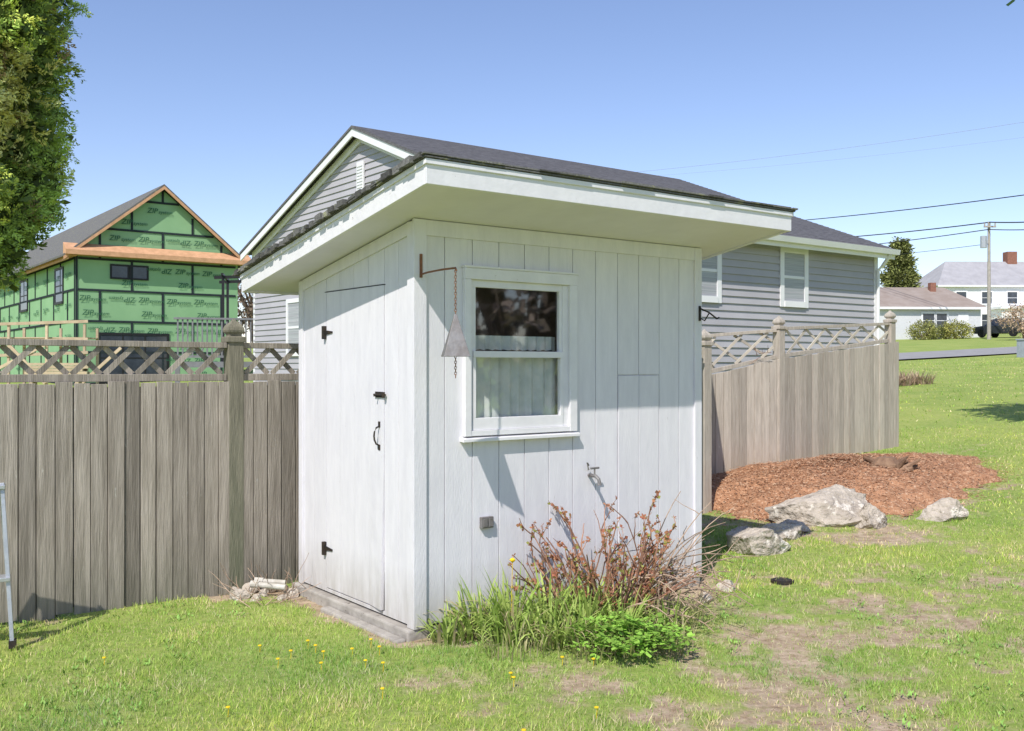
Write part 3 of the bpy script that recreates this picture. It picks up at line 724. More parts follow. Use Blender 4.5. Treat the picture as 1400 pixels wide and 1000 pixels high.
# ---------------------------------------------------------------- distant houses
def far_house(name,loc,rz,w_,d_,h,rise,mw,mr,wins,label,hip=1.5,base=1.5):
    e=empty(name,loc,rz,label=label,category='house')
    m=M(); m.box(0,w_,0,d_,-base,h); m.build('wall',mw,e)
    m=M(); o=.4
    m.add([(-o,-o,h),(w_+o,-o,h),(w_+o,d_+o,h),(-o,d_+o,h),(hip,d_/2,h+rise),(w_-hip,d_/2,h+rise)],[(0,1,5,4),(1,2,5),(2,3,4,5),(3,0,4),(0,3,2,1)])
    r=m.build('roof',mr,e)
    m=M(); m.box(-o,w_+o,-o-.04,-o,h-.2,h); m.box(-o,w_+o,-o,0,h-.06,h-.003); m.build('fascia',mWhite,r)
    for a,b_,c,d2 in wins: win(e,a,b_,c,d2,ft,mWhite,mWinDark,fw=.14,dep=.08)
    return e
hz=g1(36,84)
h1=far_house('small_house',(30.0,83,hz),.06,10.0,8,2.65,2.0,mHouseW,mRoofB,[(4.9,5.9,.9,2.1),(6.1,7.0,.9,2.1)],'small pale bungalow with brown roof beside the street',hip=1.2)
m=M(); m.box(8.0,8.9,-.06,0,0,2.1); d_=m.build('door',mWhite,h1); m=M(); m.tube([(8.12,-.06,1.0),(8.12,-.12,1.0)],.04); m.build('handle',mBlack,d_)
m=M(); m.box(7.1,7.6,3.0,3.5,4.0,5.0); m.build('chimney',mBrick,h1)
h2=far_house('large_house',(51.5,118,g1(60,118)),.02,26,10,5.6,3.4,mWhite,mRoofL,[(2+k*3.1,3.2+k*3.1,3.4,4.8) for k in range(7)]+[(2+k*3.1,3.2+k*3.1,.6,2.1) for k in range(7)],'white two storey house with pale grey roof on hill',hip=3)
m=M(); m.box(10.6,11.8,4.4,5.6,7,10.2); m.build('chimney',mBrick,h2)
m=M(); m.box(6,12,-3,-.02,-.5,2.6); m.box(5.7,12.3,-3.3,-.03,2.61,2.9); m.build('porch',mWhite,h2)

# utility pole & wires
px,py=36.5,75.0; pz=g1(px,py)
up=empty('utility_pole',(px,py,pz),0,label='wooden utility pole with grey transformer and power lines',category='utility pole')
m=M(); m.tube([(0,0,-.3),(0,0,12.6-pz)],[.15,.10],n=10); m.build('pole',mPole,up,smooth=False)
m=M(); zt=12.6-pz; m.tube([(-.42,0,zt-2.0),(-.42,0,zt-1.1)],.24,n=12); m.box(-.2,0,-.05,.05,zt-1.7,zt-1.4); m.build('transformer',mAlu,up)
m=M(); m.box(-.45,.45,-.2,-.08,zt-.45,zt-.33)
for x in (-.4,0,.4): m.tube([(x,-.14,zt-.33),(x,-.14,zt-.12)],.05,n=6)
m.build('crossarm',mPole,up)
def wire(a,b_,sag,r,label,mt):
    a=Vector(a);b_=Vector(b_); pts=[]
    for i in range(25):
        t=i/24; p=a.lerp(b_,t); p.z-=sag*4*t*(1-t); pts.append(p-a)
    m=M(); m.tube(pts,r,n=5); o=m.build('power_line',mt,None,label=label,category='power line',group='overhead power lines'); o.location=a
def seg(p0,p1,r,lab,sag=.3,mt=None): wire(p0,p1,sag,r,lab,mt or mWire)
seg((36.5,74.9,12.55),(22.6,101,14.2),.045,'thick black power line running to the utility pole')
seg((36.5,74.9,12.55),(38.6,60,11.25),.045,'thick black power line running to the utility pole')
seg((36.4,74.9,12.0),(22.6,101,12.9),.035,'black power line fixed below the pole top')
seg((36.4,74.9,12.0),(38.6,60,10.7),.035,'black power line fixed below the pole top')
seg((18.0,90,14.3),(34.0,58,12.2),.035,'single black power line crossing above the roof')
seg((36.4,74.9,10.9),(22.6,101,11.9),.02,'thin dark cable fixed low on the pole')
seg((6.5,70,15.2),(34.0,58,16.6),.010,'very thin pale wire crossing the open sky',mt=mWireT)
seg((6.5,70,14.9),(34.0,58,15.6),.006,'very thin pale wire crossing the open sky',mt=mWireT)

# car
cx,cy=39.9,79.5; cz=g1(cx,cy)+.05
car=empty('parked_car',(cx,cy,cz),math.radians(-62),label='dark parked car on the street near a bungalow',category='car')
m=M()
prof=[(-2.2,.35,.75),(-2.1,.3,.85),(-1.2,.28,.95),(-.6,.28,1.45),(.9,.28,1.5),(1.6,.28,1.0),(2.15,.3,.9),(2.2,.35,.7)]
vs=[];fs=[]
for x,z0,z1 in prof: vs+=[(x,-.88,z0),(x,-.9,min(z1,.9)),(x,-.68 if z1>1.1 else -.85,z1),(x,.68 if z1>1.1 else .85,z1),(x,.9,min(z1,.9)),(x,.88,z0)]
for i in range(len(prof)-1):
    for k in range(6): k2=(k+1)%6; fs.append((i*6+k,i*6+k2,(i+1)*6+k2,(i+1)*6+k))
fs+=[(0,1,2,3,4,5),tuple(42+k for k in range(6))]; m.add(vs,fs); m.build('body',mCar,car,bevel=.05)
m=M(); m.hexa([(-1.15,-.66,1.0),(-1.15,.66,1.0),(-.68,.62,1.42),(-.68,-.62,1.42),(-1.17,-.66,1.01),(-1.17,.66,1.01),(-.70,.62,1.43),(-.70,-.62,1.43)]); m.build('windscreen',mWinDark,car)
for x in (-1.4,1.4):
    for y in (-.82,.82):
        m=M(); m.tube([(x,y-.1,.32),(x,y+.1,.32)],.33,n=16); m.build('wheel',mTyre,car)
for y in (-.6,.6):
    m=M(); m.box(-2.23,-2.16,y-.18,y+.18,.62,.76); m.build('headlight',mWhite,car)

ub=empty('utility_box',(20.9,39.5,g1(20.9,39.5)),.2,label='pale grey metal utility cabinet standing on the grass',category='utility box')
m=M(); m.box(0,1.2,0,.8,-.1,.72); m.box(-.03,1.23,-.03,.83,.721,.78); m.box(.59,.61,-.006,-.001,.05,.68); m.build('cabinet',pmat('cabinet_paint',(.42,.45,.5),rough=.5),ub,bevel=.01)
m=M(); m.box(.66,.69,-.03,-.002,.35,.45); m.build('handle',mBlack,ub)

# ---------------------------------------------------------------- foliage helpers
def sprays(centers,dirs,cols,nleaf,spread,ll,lw):
    n=len(centers); C=np.repeat(centers,nleaf,0); Dr=np.repeat(dirs,nleaf,0); Co=np.repeat(cols,nleaf,0)
    k=len(C); off=rng.standard_normal((k,3))*spread; along=rng.random((k,1))*spread*2.5
    P=C+off+Dr*along
    d=Dr*.8+rng.standard_normal((k,3))*.55; d/=np.linalg.norm(d,axis=1,keepdims=True)
    s=np.cross(d,rng.standard_normal((k,3))); s/=np.linalg.norm(s,axis=1,keepdims=True)
    L_=ll*(.6+.8*rng.random((k,1))); w_=lw*(.6+.8*rng.random((k,1)))
    V=np.stack([P,P+d*L_*.5+s*w_,P+d*L_,P+d*L_*.5-s*w_],1).reshape(-1,3)
    sh=(.55+.9*rng.random((k,1))); Co=Co*sh; Cc=np.repeat(Co,4,0)
    return V,np.arange(4*k).reshape(-1,4),Cc

# arborvitae
tx_,ty_=-5.53,8.0
ar=empty('arborvitae_tree',(tx_,ty_,g1(tx_,ty_)),0,label='tall dense evergreen with feathery green and golden foliage',category='tree')
m=M(); m.tube([(tx_,ty_,-.2),(tx_+.05,ty_,2),(tx_,ty_+.05,5),(tx_,ty_,7.5)],[.2,.17,.11,.03],n=10)
for k in range(26):
    z=R(2.3,6.5);a=R(0,6.28);l=R(.7,1.1); m.tube([(tx_,ty_,z),(tx_+math.cos(a)*l*.5,ty_+math.sin(a)*l*.5,z+.1),(tx_+math.cos(a)*l,ty_+math.sin(a)*l,z+.4)],[.04,.025,.01],n=5)
m.build('trunk',mBark,ar,off=True,smooth=True)
def crownr(z): return np.interp(z,[2.0,2.2,2.4,2.8,3.5,4.2,5,6,7,8],[.5,1.0,1.33,1.56,1.68,1.78,1.74,1.5,1.0,.3])
def crown_pts(n,rmul,a0=None):
    z=2.1+rng.random(n)**.8*5.4; a=rng.random(n)*2*math.pi
    sel=rng.random(n)<.6; a=np.where(sel,-1.2+2.2*rng.random(n),a); z=np.where(sel,2.1+rng.random(n)*3.0,z)
    lump=fbm(np.mod(a,6.2832)*3.2+10,z*2.2,1.5,61)
    rr=crownr(z)*rmul*(.78+.38*lump)*(1-.25*rng.random(n)**2.5)
    return z,a,lump,rr
n=3900; z,a,lump,rr=crown_pts(n,.97)
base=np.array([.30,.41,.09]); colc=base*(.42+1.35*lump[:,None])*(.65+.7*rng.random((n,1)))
am=np.mod(a+math.pi,2*math.pi)-math.pi
gold=((z>3.22)&(z<4.10)&(am>-.50)&(am<.05)&(fbm(am*5,z*3,1,66)>.33))
colc[gold]=np.array([.85,.78,.26])*(.85+.4*rng.random((gold.sum(),1)))
yel=(fbm(am*4,z*2,1.3,67)>.56)&~gold; colc[yel]*=np.array([1.45,1.25,1.05])
brn=rng.random(n)<.03; colc[brn]=np.array([.40,.28,.14])
c=np.stack([tx_+np.cos(a)*rr,ty_+np.sin(a)*rr,z],1)
out=np.stack([np.cos(a),np.sin(a),0*a],1)
ax=out*.8+np.stack([0*a,0*a,.25+.5*rng.standard_normal(n)],1)+rng.standard_normal((n,3))*.35; ax/=np.linalg.norm(ax,axis=1,keepdims=True)
sd_=np.cross(ax,rng.standard_normal((n,3))*.8+np.array([0,0,.6])); sd_/=np.linalg.norm(sd_,axis=1,keepdims=True)
NL=44
k=n*NL; C=np.repeat(c,NL,0); A_=np.repeat(ax,NL,0); S_=np.repeat(sd_,NL,0); cc_=np.repeat(colc,NL,0)
t=rng.random((k,1)); side=np.where(rng.random((k,1))<.5,-1.,1.)
P0=C+A_*(t*.17-.05)+S_*side*(.06*(1-t)*rng.random((k,1)))+rng.standard_normal((k,3))*.009
P0[:,2]-=(t[:,0]**2)*.035
dd_=A_*.75+S_*side*.75+rng.standard_normal((k,3))*.18; dd_/=np.linalg.norm(dd_,axis=1,keepdims=True)
nn=np.cross(A_,S_)+rng.standard_normal((k,3))*.4; ss_=np.cross(dd_,nn); ss_/=np.linalg.norm(ss_,axis=1,keepdims=True)
L_=.042*(.6+.8*rng.random((k,1)))*(1.1-.5*t); w_=.0065*(.7+.6*rng.random((k,1)))
V_=np.stack([P0,P0+dd_*L_*.5+ss_*w_,P0+dd_*L_,P0+dd_*L_*.5-ss_*w_],1).reshape(-1,3)
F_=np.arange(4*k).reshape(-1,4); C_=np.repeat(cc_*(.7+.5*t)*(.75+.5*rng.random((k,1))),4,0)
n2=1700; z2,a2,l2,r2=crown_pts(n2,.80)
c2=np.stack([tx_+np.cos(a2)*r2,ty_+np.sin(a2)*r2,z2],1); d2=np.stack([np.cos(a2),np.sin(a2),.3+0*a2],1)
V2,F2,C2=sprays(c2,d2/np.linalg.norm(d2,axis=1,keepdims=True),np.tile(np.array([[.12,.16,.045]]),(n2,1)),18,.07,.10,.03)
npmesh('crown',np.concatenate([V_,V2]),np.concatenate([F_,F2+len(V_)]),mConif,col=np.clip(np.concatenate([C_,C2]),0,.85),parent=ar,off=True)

def conifer(x,y,h,r,label,colr=(.06,.10,.03),n=900):
    z0=g1(x,y); e=empty('conifer_tree',(x,y,z0),0,label=label,category='tree')
    m=M(); m.tube([(0,0,-.2),(0,0,h*.95)],[.2,.03],n=8); m.build('trunk',mBark,e)
    zz=rng.random(n)**.8; a=rng.random(n)*6.283; tier=.8+.25*np.sin(zz*34); rr=r*(1-zz)**1.05*tier*(.6+.4*rng.random(n))
    c=np.stack([np.cos(a)*rr,np.sin(a)*rr,.8+zz*(h-.8)],1); d=np.stack([np.cos(a),np.sin(a),-.1+0*a],1)
    V_,F_,C_=sprays(c,d,np.array(colr)*(.5+1.0*rng.random((n,1))),16,r*.06,r*.11,r*.022); npmesh('crown',V_,F_,mConif,col=C_,parent=e)
conifer(37.6,95,9.2,3.2,'dark green pointed conifer rising behind the bungalow',(.19,.21,.065))
conifer(34.9,97,6.8,2.4,'dark green pointed conifer rising behind the bungalow',(.16,.19,.06),500)
def bush(name,x,y,r,h,colr,label,cat,n=160,trunk=0,ls=.12,nl=18):
    z0=g1(x,y); e=empty(name,(x,y,z0),0,label=label,category=cat)
    m=M()
    for k in range(6 if r<3 else 16):
        a=R(0,6.28); m.tube([(0,0,-.1),(math.cos(a)*r*.25,math.sin(a)*r*.25,trunk+h*.4),(math.cos(a)*r*.6,math.sin(a)*r*.6,trunk+h*.8)],[.05*r,.03*r,.01*r],n=5)
    m.build('trunk' if trunk else 'stem',mBark,e)
    v=rng.standard_normal((n,3)); v/=np.linalg.norm(v,axis=1,keepdims=True); v*=(.55+.45*rng.random((n,1)))
    c=v*np.array([r,r,h/2])+np.array([0,0,trunk+h/2]); 
    V_,F_,C_=sprays(c,v,np.array(colr)*(.6+.8*rng.random((n,1))),nl,r*.12,r*ls,r*ls*.35); npmesh('crown' if trunk else 'foliage',V_,F_,mLeaf,col=C_,parent=e)
bush('shrub',33.4,79.5,1.0,1.3,(.34,.34,.11),'rounded yellow green shrub by a house wall','shrub')
bush('shrub',36.2,80,1.1,1.2,(.36,.35,.10),'rounded yellow green shrub by a house wall','shrub')
bush('shrub',34.8,80.5,.8,1.0,(.2,.23,.09),'dark green shrub by a house wall','shrub')
bush('flowering_tree',36.4,69.5,1.6,1.8,(.52,.38,.27),'small budding tree with pale blossom near the street','tree',n=150,trunk=.6,ls=.08)
bush('bare_tree',-15.5,60,3.0,5,(.24,.18,.14),'leafless brown tree between two houses','tree',n=160,trunk=1.5,ls=.08)
bush('bare_tree',13.5,2.6,3.6,6.0,(.36,.29,.25),'large bare brown tree mirrored in the shed window','tree',n=240,trunk=.4,ls=.09,nl=10)
bush('shadow_tree',7.45,12.2,.95,2.4,(.12,.2,.05),'unseen slim tree added to cast a shadow on the lawn','tree',n=160,trunk=5.7,ls=.16)  # out-of-view tree, added and shaped for the shadow it throws on the lawn

def tuft(name,x,y,n,h,spread,c1,c2,label,cat,width=.012,mat=None,lean=.8):
    z0=g1(x,y); V_=[];F_=[];C_=[]
    for i in range(n):
        a=R(0,6.28); r=spread*math.sqrt(R(0,1)); bx=math.cos(a)*r; by=math.sin(a)*r
        a2=a+R(-.9,.9); L_=h*R(.55,1.15); ln=R(.15,1)*lean; t=R(0,1); c=np.array(c1)*(1-t)+np.array(c2)*t; c=c*R(.75,1.2)
        if R(0,1)<.10: c=np.array([.60,.50,.28])*R(.8,1.1)
        w_=width*R(.6,1.2); o=len(V_); nseg=6; px_,pz_=0,0; th=math.pi/2-.15*ln
        sx_,sy_=-math.sin(a2)*w_,math.cos(a2)*w_
        for s in range(nseg+1):
            k=(1-(s/nseg)**2.2)*(.7+.3*min(1,s)); X_=bx+math.cos(a2)*px_; Y_=by+math.sin(a2)*px_
            V_+=[(X_-sx_*k,Y_-sy_*k,pz_),(X_+sx_*k,Y_+sy_*k,pz_)]; cc=c*(.65+.45*s/nseg); C_+=[cc,cc]
            px_+=math.cos(th)*L_/nseg; pz_+=math.sin(th)*L_/nseg; th-=ln*.42
        for s in range(nseg): F_.append((o+2*s,o+2*s+1,o+2*s+3,o+2*s+2))
    o=npmesh(name,np.array(V_),np.array(F_),mat or mLeaf,col=np.array(C_),label=label,category=cat); o.location=(x,y,z0-.01); return o
for x,y in ((10.0,25.2),(10.6,25.5),(9.5,24.9)):
    tuft('dried_grass_clump',x,y,160,.42,.32,(.62,.5,.34),(.52,.34,.26),'low clump of dry tan and pink grass','plant',width=.015)
for (u_,v_,n_,h_) in ((.14,-.16,50,.26),(.32,-.20,80,.36),(.52,-.26,90,.42),(.70,-.38,90,.42),(.40,-.42,70,.32),(.90,-.52,90,.38),(.66,-.66,70,.32),(1.10,-.62,80,.36),(.95,-.8,70,.30),(1.3,-.5,50,.34),(.52,-.62,50,.28),(.80,-.92,50,.26),(1.25,-.82,50,.30)):
    p=sw(u_,v_,0); tuft('daylily_plant',p.x,p.y,n_,h_,.12,(.30,.46,.08),(.52,.62,.18),'clump of arching green daylily leaves by the shed wall','plant',width=.0100,lean=1.1)
for (u_,v_) in ((1.25,-.75),(1.38,-.3),(.85,-.95),(1.5,-.7),(1.1,-1.0),(.6,-.85),(1.7,-.5),(.3,-.6)):
    p=sw(u_,v_,0); tuft('dry_grass_tuft',p.x,p.y,90,.20,.18,(.64,.55,.33),(.40,.46,.14),'tuft of mixed dry and green grass beside dead bush','plant',width=.004,lean=1.0)
V_=[];C_=[]
for i in range(90):
    a=R(0,6.28); r=.29*math.sqrt(R(0,1)); bx,by=math.cos(a)*r*1.15,math.sin(a)*r*.8; ln=R(.06,.21)*(1.15-r*1.8); a2=R(0,6.28); tip=np.array([bx+math.cos(a2)*ln*.5,by+math.sin(a2)*ln*.5,max(.03,ln)])
    c=np.array([.32,.54,.09])*R(.6,1.3)
    for q in range(16):
        b2=R(0,6.28); l=R(.018,.048); p=tip*1.0+np.array([math.cos(b2),math.sin(b2),R(-.6,.3)])*R(0,.045)
        d_=np.array([math.cos(b2),math.sin(b2),R(-.5,.5)])*l; s_=np.array([-math.sin(b2),math.cos(b2),R(-.3,.3)])*l*.38
        V_+=[p,p+d_*.5+s_,p+d_,p+d_*.5-s_]; C_+=[c*R(.8,1.15)]*4
o=npmesh('leafy_plant',np.array(V_),np.arange(len(V_)).reshape(-1,4),mLeaf,col=np.array(C_),label='loose low patch of bright green leafy perennial',category='plant'); o.location=(.66,5.50,g1(.66,5.5))

# dead shrub
bs=sw(1.15,-.45,0); bz=g1(bs.x,bs.y)
sb=empty('bare_shrub',(bs.x,bs.y,bz),0,label='bare brown twiggy shrub with few red buds by shed',category='shrub')
st1=M(); st2=M(); LV=[];LC=[]
def twig(mm,p,d,L_,r,depth,bud=.24):
    pts=[p];rad=[r];q=Vector(p);dd=Vector(d).normalized();n_=6
    for i in range(n_):
        dd=(dd+Vector((R(-.24,.24),R(-.24,.24),R(-.14,.16)))).normalized(); q=q+dd*L_/n_; pts.append(q.copy()); rad.append(r*(1-.62*(i+1)/n_))
        if depth<2 and i>=1 and R(0,1)<.42:
            twig(mm,q.copy(),(dd+Vector((R(-.9,.9),R(-.9,.9),R(-.1,.8)))).normalized(),L_*R(.2,.42),r*.60,depth+1)
        if mm is st1 and R(0,1)<bud:
            for k in range(5):
                c=random.choice([(.46,.17,.10),(.36,.36,.10),(.50,.24,.12),(.42,.20,.12)]); v0=rng.standard_normal(3); v0/=np.linalg.norm(v0); s_=np.cross(v0,rng.standard_normal(3))*.28; b0=np.array(q); l=R(.012,.030)
                LV.extend([b0,b0+v0*l*.5+s_*l,b0+v0*l,b0+v0*l*.5-s_*l]); LC.extend([c]*4)
    mm.tube(pts,rad,n=5,tint=R(0,1))
for k in range(72):
    a=R(0,6.28); r=.24*math.sqrt(R(0,1)); twig(st1,Vector((math.cos(a)*r-.06,math.sin(a)*r*.6,-.03)),(math.cos(a)*.5+R(-.25,.35),math.sin(a)*.3,1),R(.34,.70),R(.006,.0105),0)
for k in range(46):
    a=R(-.8,.8); s0=Vector((R(-.05,.34),R(-.14,.18),-.02)); pts=[];rad=[];L_=R(.5,1.0);th=R(.9,1.6);q=s0.copy();cr=R(.10,.32)
    for i in range(9):
        pts.append(q.copy()); rad.append(.007*(1-i/12)); q=q+Vector((math.cos(th)*math.cos(a),math.cos(th)*math.sin(a),math.sin(th)))*L_/8; th-=cr
        if q.z<.02: break
        if i in(3,5,6) and R(0,1)<.5: twig(st2,q.copy(),(R(-.3,.9),R(-.6,.6),R(0,.8)),R(.10,.2),.0035,2)
    if len(pts)>2: st2.tube(pts,rad,n=5,tint=R(0,1))
st2.tube([(.33,-.1,-.05),(.33,-.1,.12),(.335,-.1,.28)],[.024,.022,.02],n=8,tint=.9)
st1.build('stem',mTwig,sb); st2.build('cane',mPale,sb)
npmesh('bud',np.array(LV),np.arange(len(LV)).reshape(-1,4),mLeaf,col=np.array(LC),parent=sb)

# ---------------------------------------------------------------- mulch bed, rocks
nr,na=60,160; v=[]
for i in range(nr+1):
    r=i/nr*1.03
    for k in range(na):
        a=2*math.pi*k/na; wob=1+.09*math.sin(3*a+1)+.06*math.sin(7*a)+.04*math.sin(13*a)+.03*math.sin(23*a)
        ea=math.cos(a)*MA*r*wob; eb=math.sin(a)*MB*r*wob
        x=MC[0]+ea*MD[0]-eb*MD[1]; y=MC[1]+ea*MD[1]+eb*MD[0]
        z=g1(x,y)+.27*max(0,1-r*r)**1.0+.03*(1-r)-.02*(r>.97)+.09*(float(fbm(x,y,3.0,71))-.5)*(r<.97)+.04*(float(vn(x,y,14,72))-.5)+.010
        v.append((x,y,z))
f=[(i*na+k,i*na+(k+1)%na,(i+1)*na+(k+1)%na,(i+1)*na+k) for i in range(nr) for k in range(na)]
mv=np.array(v)
npmesh('mulch_bed',mv,np.array(f),mMulch,smooth=True,kind='structure',label='orange brown mulch mound along the fence',category='mulch bed')
NC=36000
idx=rng.integers(0,len(mv),NC); P_=mv[idx]+rng.standard_normal((NC,3))*np.array([.04,.04,.003])+np.array([0,0,.007])
edge=mv[-na*4:][rng.integers(0,na*4,3500)]+rng.standard_normal((3500,3))*np.array([.16,.16,0]); edge[:,2]=gz(edge[:,0],edge[:,1])+.008
P_=np.concatenate([P_,edge])
n=len(P_); a=rng.random(n)*6.283; l=.004+.012*rng.random(n); w_=.002+.003*rng.random(n); tz=(rng.random(n)-.5)*.35
d=np.stack([np.cos(a)*l,np.sin(a)*l,tz*l],1); s=np.stack([-np.sin(a)*w_,np.cos(a)*w_,(rng.random(n)-.5)*w_],1)
V_=np.stack([P_-d-s,P_+d-s,P_+d+s,P_-d+s],1).reshape(-1,3); pal=np.array([[.53,.285,.16],[.42,.21,.115],[.66,.45,.29],[.28,.14,.08]])
C_=np.repeat(pal[rng.integers(0,4,n)]*(.7+.5*rng.random((n,1))),4,0)
npmesh('mulch_chips',V_,np.arange(4*n).reshape(-1,4),mChip,col=C_,kind='stuff',label='loose orange brown bark chips on the mulch mound',category='mulch')
def rock(x,y,sx,sy,sz,seed,label,rz=0,name='rock'):
    rs=np.random.default_rng(seed); bm=bmesh.new(); bmesh.ops.create_icosphere(bm,subdivisions=5,radius=1)
    pl_=[(lambda q:q/np.linalg.norm(q))(rs.standard_normal(3)*np.array([1,1,.8])) for _ in range(18)]; dd=rs.uniform(.42,.85,18)
    for v in bm.verts:
        p=np.array(v.co)
        for q,dq in zip(pl_,dd):
            t=p@q-dq
            if t>0: p=p-q*t*.97
        n_=float(fbm(p[0]*2+seed,p[1]*2+p[2]*3,2.2,seed%9))-.5; n3=float(vn(p[0]*9+seed,p[1]*9+p[2]*7,1.2,4))-.5
        p=p*(1+.22*n_+.06*n3); v.co=(p[0]*sx,p[1]*sy,p[2]*sz)
    me=bpy.data.meshes.new(name); bm.to_mesh(me); bm.free(); me.materials.append(mRock); o=bpy.data.objects.new(name,me); link(o)
    o.location=(x,y,g1(x,y)+sz*.22); o.rotation_euler=(0,0,rz); o['label']=label; o['category']='rock'
rock(2.07,8.35,.38,.28,.24,4,'rounded tan boulder at the edge of mulch')
rock(2.95,9.50,.54,.36,.40,9,'large pale angular boulder in front of mulch',.1)
rock(3.42,9.30,.26,.2,.18,15,'small pale rock leaning against larger boulder')
rock(4.18,9.45,.30,.2,.18,21,'low whitish rock lying on the lawn')
rock(2.42,8.85,.26,.18,.17,33,'small tan rock partly buried in soil')
rock(2.62,9.15,.2,.14,.12,35,'small tan rock partly buried in soil')
rock(1.55,7.05,.10,.08,.06,41,'small brick red stone near the shed corner')
rock(1.33,6.75,.08,.07,.05,43,'small grey stone near the shed corner')
for i,(u_,v_,s_) in enumerate(((-.45,1.62,.10),(-.18,1.72,.08),(-.12,1.50,.08),(-.30,1.78,.07),(-.22,1.42,.05),(-.36,1.5,.06),(-.10,1.7,.07),(-.28,1.58,.05))):
    p=sw(u_,v_,0); rock(p.x,p.y,s_,s_*.8,s_*.75,50+i,'small stone on bare soil beside shed and fence')
for a_,b_ in (((-.33,1.66),(-.16,1.48)),((-.27,1.74),(-.10,1.62))):
    p=sw(*a_,.055);q=sw(*b_,.04); m=M(); e=q-p; en=e.normalized(); m.tube([(0,0,0),e*.5,e],.02,n=12); m.tube([en*-.01,en*.05],.026,n=12)
    o=m.build('plastic_pipe',mPVC,None,label='short white plastic pipe lying beside the shed',category='pipe',group='pipes beside the shed'); o.location=p
tw=M()
for k in range(26):
    p=sw(R(-.5,0),R(1.3,1.8),0); p.z=g1(p.x,p.y); twig(tw,p,(R(-1,1),R(-1,1),R(.1,1.2)),R(.15,.35),.0035,1)
tw.build('dead_weed',mPale,None,label='dry twiggy weeds between fence and shed',category='weeds',kind='stuff')
# stump
s0=(4.22,11.05); s0z=g1(*s0)+.29
stp=M()
for k in range(44):
    a=R(0,6.28); rr_=R(0,.16); p=Vector((math.cos(a)*rr_*1.3,math.sin(a)*rr_,-.08)); d=Vector((math.cos(a)*.9,math.sin(a)*.6,R(.3,.9))); stp.tube([p,p+d*R(.07,.12),p+d*R(.12,.22)+Vector((R(-.04,.04),0,R(-.05,.02)))],[.035,.028,.014],n=6,tint=R(0,1))
stp.loft((0,0,-.1),[(0,.19),(.10,.16),(.17,.10)],n=9)
o=stp.build('tree_stump',mStump,None,label='low gnarled stump with roots on the mulch',category='stump'); o.location=(*s0,s0z)
vv=M()
for k in range(5): twig(vv,Vector((R(-.2,.1),R(-.05,.0),R(-.03,.06))),(R(-1,.3),R(-.2,.1),R(-.2,.4)),R(.10,.2),.004,1)
o=vv.build('dry_vine',mTwig,None,label='dry brown vine tangled on the fence top',category='vine'); o.location=(3.25,12.4,1.72)

# ladder
ld=empty('step_ladder',(-3.045,5.50,0),.45,label='small aluminium step ladder standing on the grass',category='ladder')
m=M()
for sx in (-1,1): m.bar((sx*.215,0,0),(sx*.16,.12,.92),.022,.055,up=(0,1,0)); m.bar((sx*.20,.36,0),(sx*.15,.18,.90),.018,.03,up=(0,1,0))
m.build('rail',mAlu,ld,bevel=.002)
m=M()
for z in (.38,.90): f=z/.92; m.box(-.215+.05*f-.01,.215-.05*f+.01,.12*f-.05,.12*f+.06,z-.012,z+.012)
m.build('step',mAlu,ld,bevel=.003)
for sx in (-1,1):
    m=M(); m.box(sx*.216-.02,sx*.216+.02,-.03,.03,-.01,.035); m.build('foot',mBlack,ld)

m=M(); m.tube([(0,0,0),(0,0,.02)],.085,n=24); m.tube([(0,0,.02),(0,0,.026)],.07,n=24); o=m.build('drain_cap',mBlack,None,label='round dark drain cap set in the lawn',category='drain cap'); o.location=(2.0,7.25,g1(2.0,7.25)-.004)

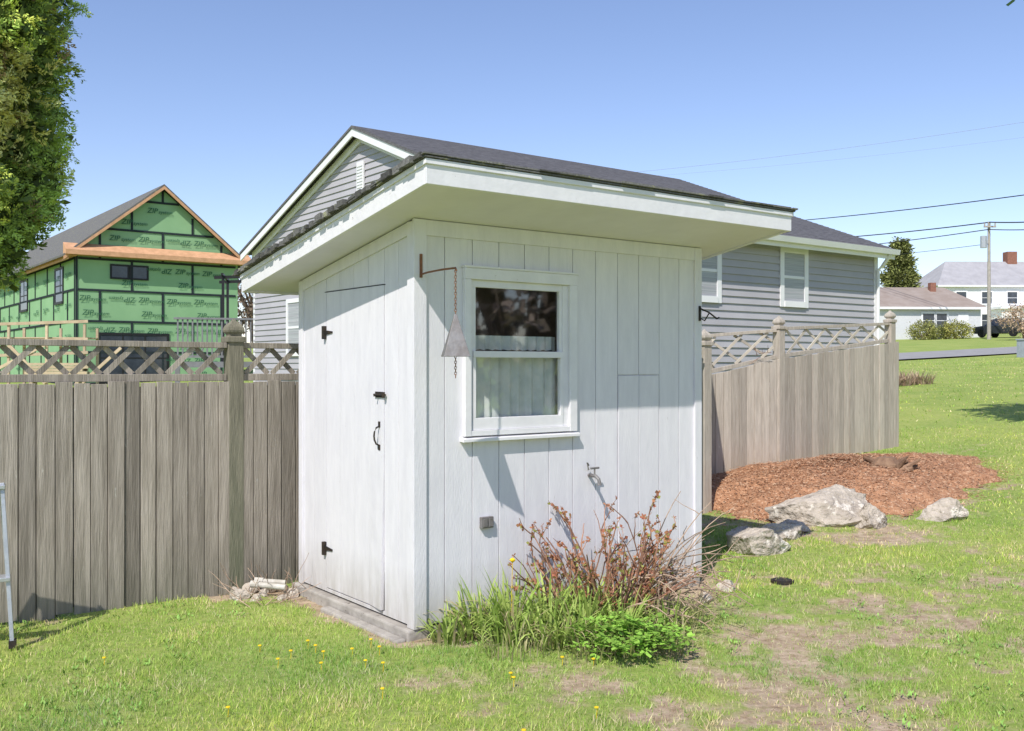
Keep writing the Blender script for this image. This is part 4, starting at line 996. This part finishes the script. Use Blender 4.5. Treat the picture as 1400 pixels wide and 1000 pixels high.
# dandelions
dn=M()
spots=[]
for k in range(22):
    D=R(4.2,7.5); t=R(-.5,.15); spots.append((t*D,D))
for k in range(14):
    spots.append((-1.0+R(-.45,.35),5.35+R(-.25,.25)))
for x,y in spots:
    u,v=shed_uv(x,y)
    if (-.2<u<2.6 and -.1<v<1.8) or v>1.8: continue
    if R(0,1)<.3: continue
    z=g1(x,y); h=R(.03,.05); dn.tube([(x,y,z),(x+.003,y,z+h)],.0015,n=4); dn.loft((x,y,z+h),[(0,.004),(.003,.011),(.007,.010),(.009,.003)],n=8)
for (u_,v_,h) in ((.50,-.28,.44),):
    p=sw(u_,v_,0); z=g1(p.x,p.y); dn.tube([(p.x,p.y,z),(p.x+.01,p.y,z+h)],.002,n=4); dn.loft((p.x+.01,p.y,z+h),[(-.006,.004),(.004,.016),(.012,.018),(.022,.004)],n=8)
dn.build('dandelion_flowers',mYel,None,kind='stuff',label='small yellow dandelion flowers in the lawn',category='flowers')

# ---------------------------------------------------------------- light, sky, camera
sd=Vector((-.252,-.678,.823)).normalized()
w=bpy.data.worlds.new('World'); sc.world=w; w.use_nodes=True; nt=w.node_tree
sky=nt.nodes.new('ShaderNodeTexSky'); sky.sky_type='NISHITA'; sky.sun_disc=False
sky.sun_elevation=math.asin(sd.z); sky.sun_rotation=math.atan2(sd.x,sd.y)%(2*math.pi)
sky.air_density=1.0; sky.dust_density=.15; sky.ozone_density=1.8
gm=nt.nodes.new('ShaderNodeMix'); gm.data_type='RGBA'; gm.blend_type='MULTIPLY'; gm.inputs[0].default_value=1; gm.inputs[7].default_value=(1.16,1.09,1.20,1)
bg=nt.nodes['Background']; bg.inputs[1].default_value=.145; nt.links.new(sky.outputs[0],gm.inputs[6]); nt.links.new(gm.outputs[2],bg.inputs[0])
l=bpy.data.lights.new('sun','SUN'); l.energy=4.9; l.angle=math.radians(.5); l.color=(1,.95,.88)
lo=link(bpy.data.objects.new('sun',l)); lo.rotation_euler=(-sd).to_track_quat('-Z','Y').to_euler()
cam=bpy.data.cameras.new('camera'); cam.sensor_width=36; cam.lens=1340/1400*36; cam.clip_end=3000; cam.clip_start=.05
co=link(bpy.data.objects.new('camera',cam)); co.location=(0,0,1.6); co.rotation_euler=(math.radians(90),0,0); sc.camera=co
sc.view_settings.view_transform='Standard'; sc.view_settings.look='None'; sc.view_settings.exposure=0
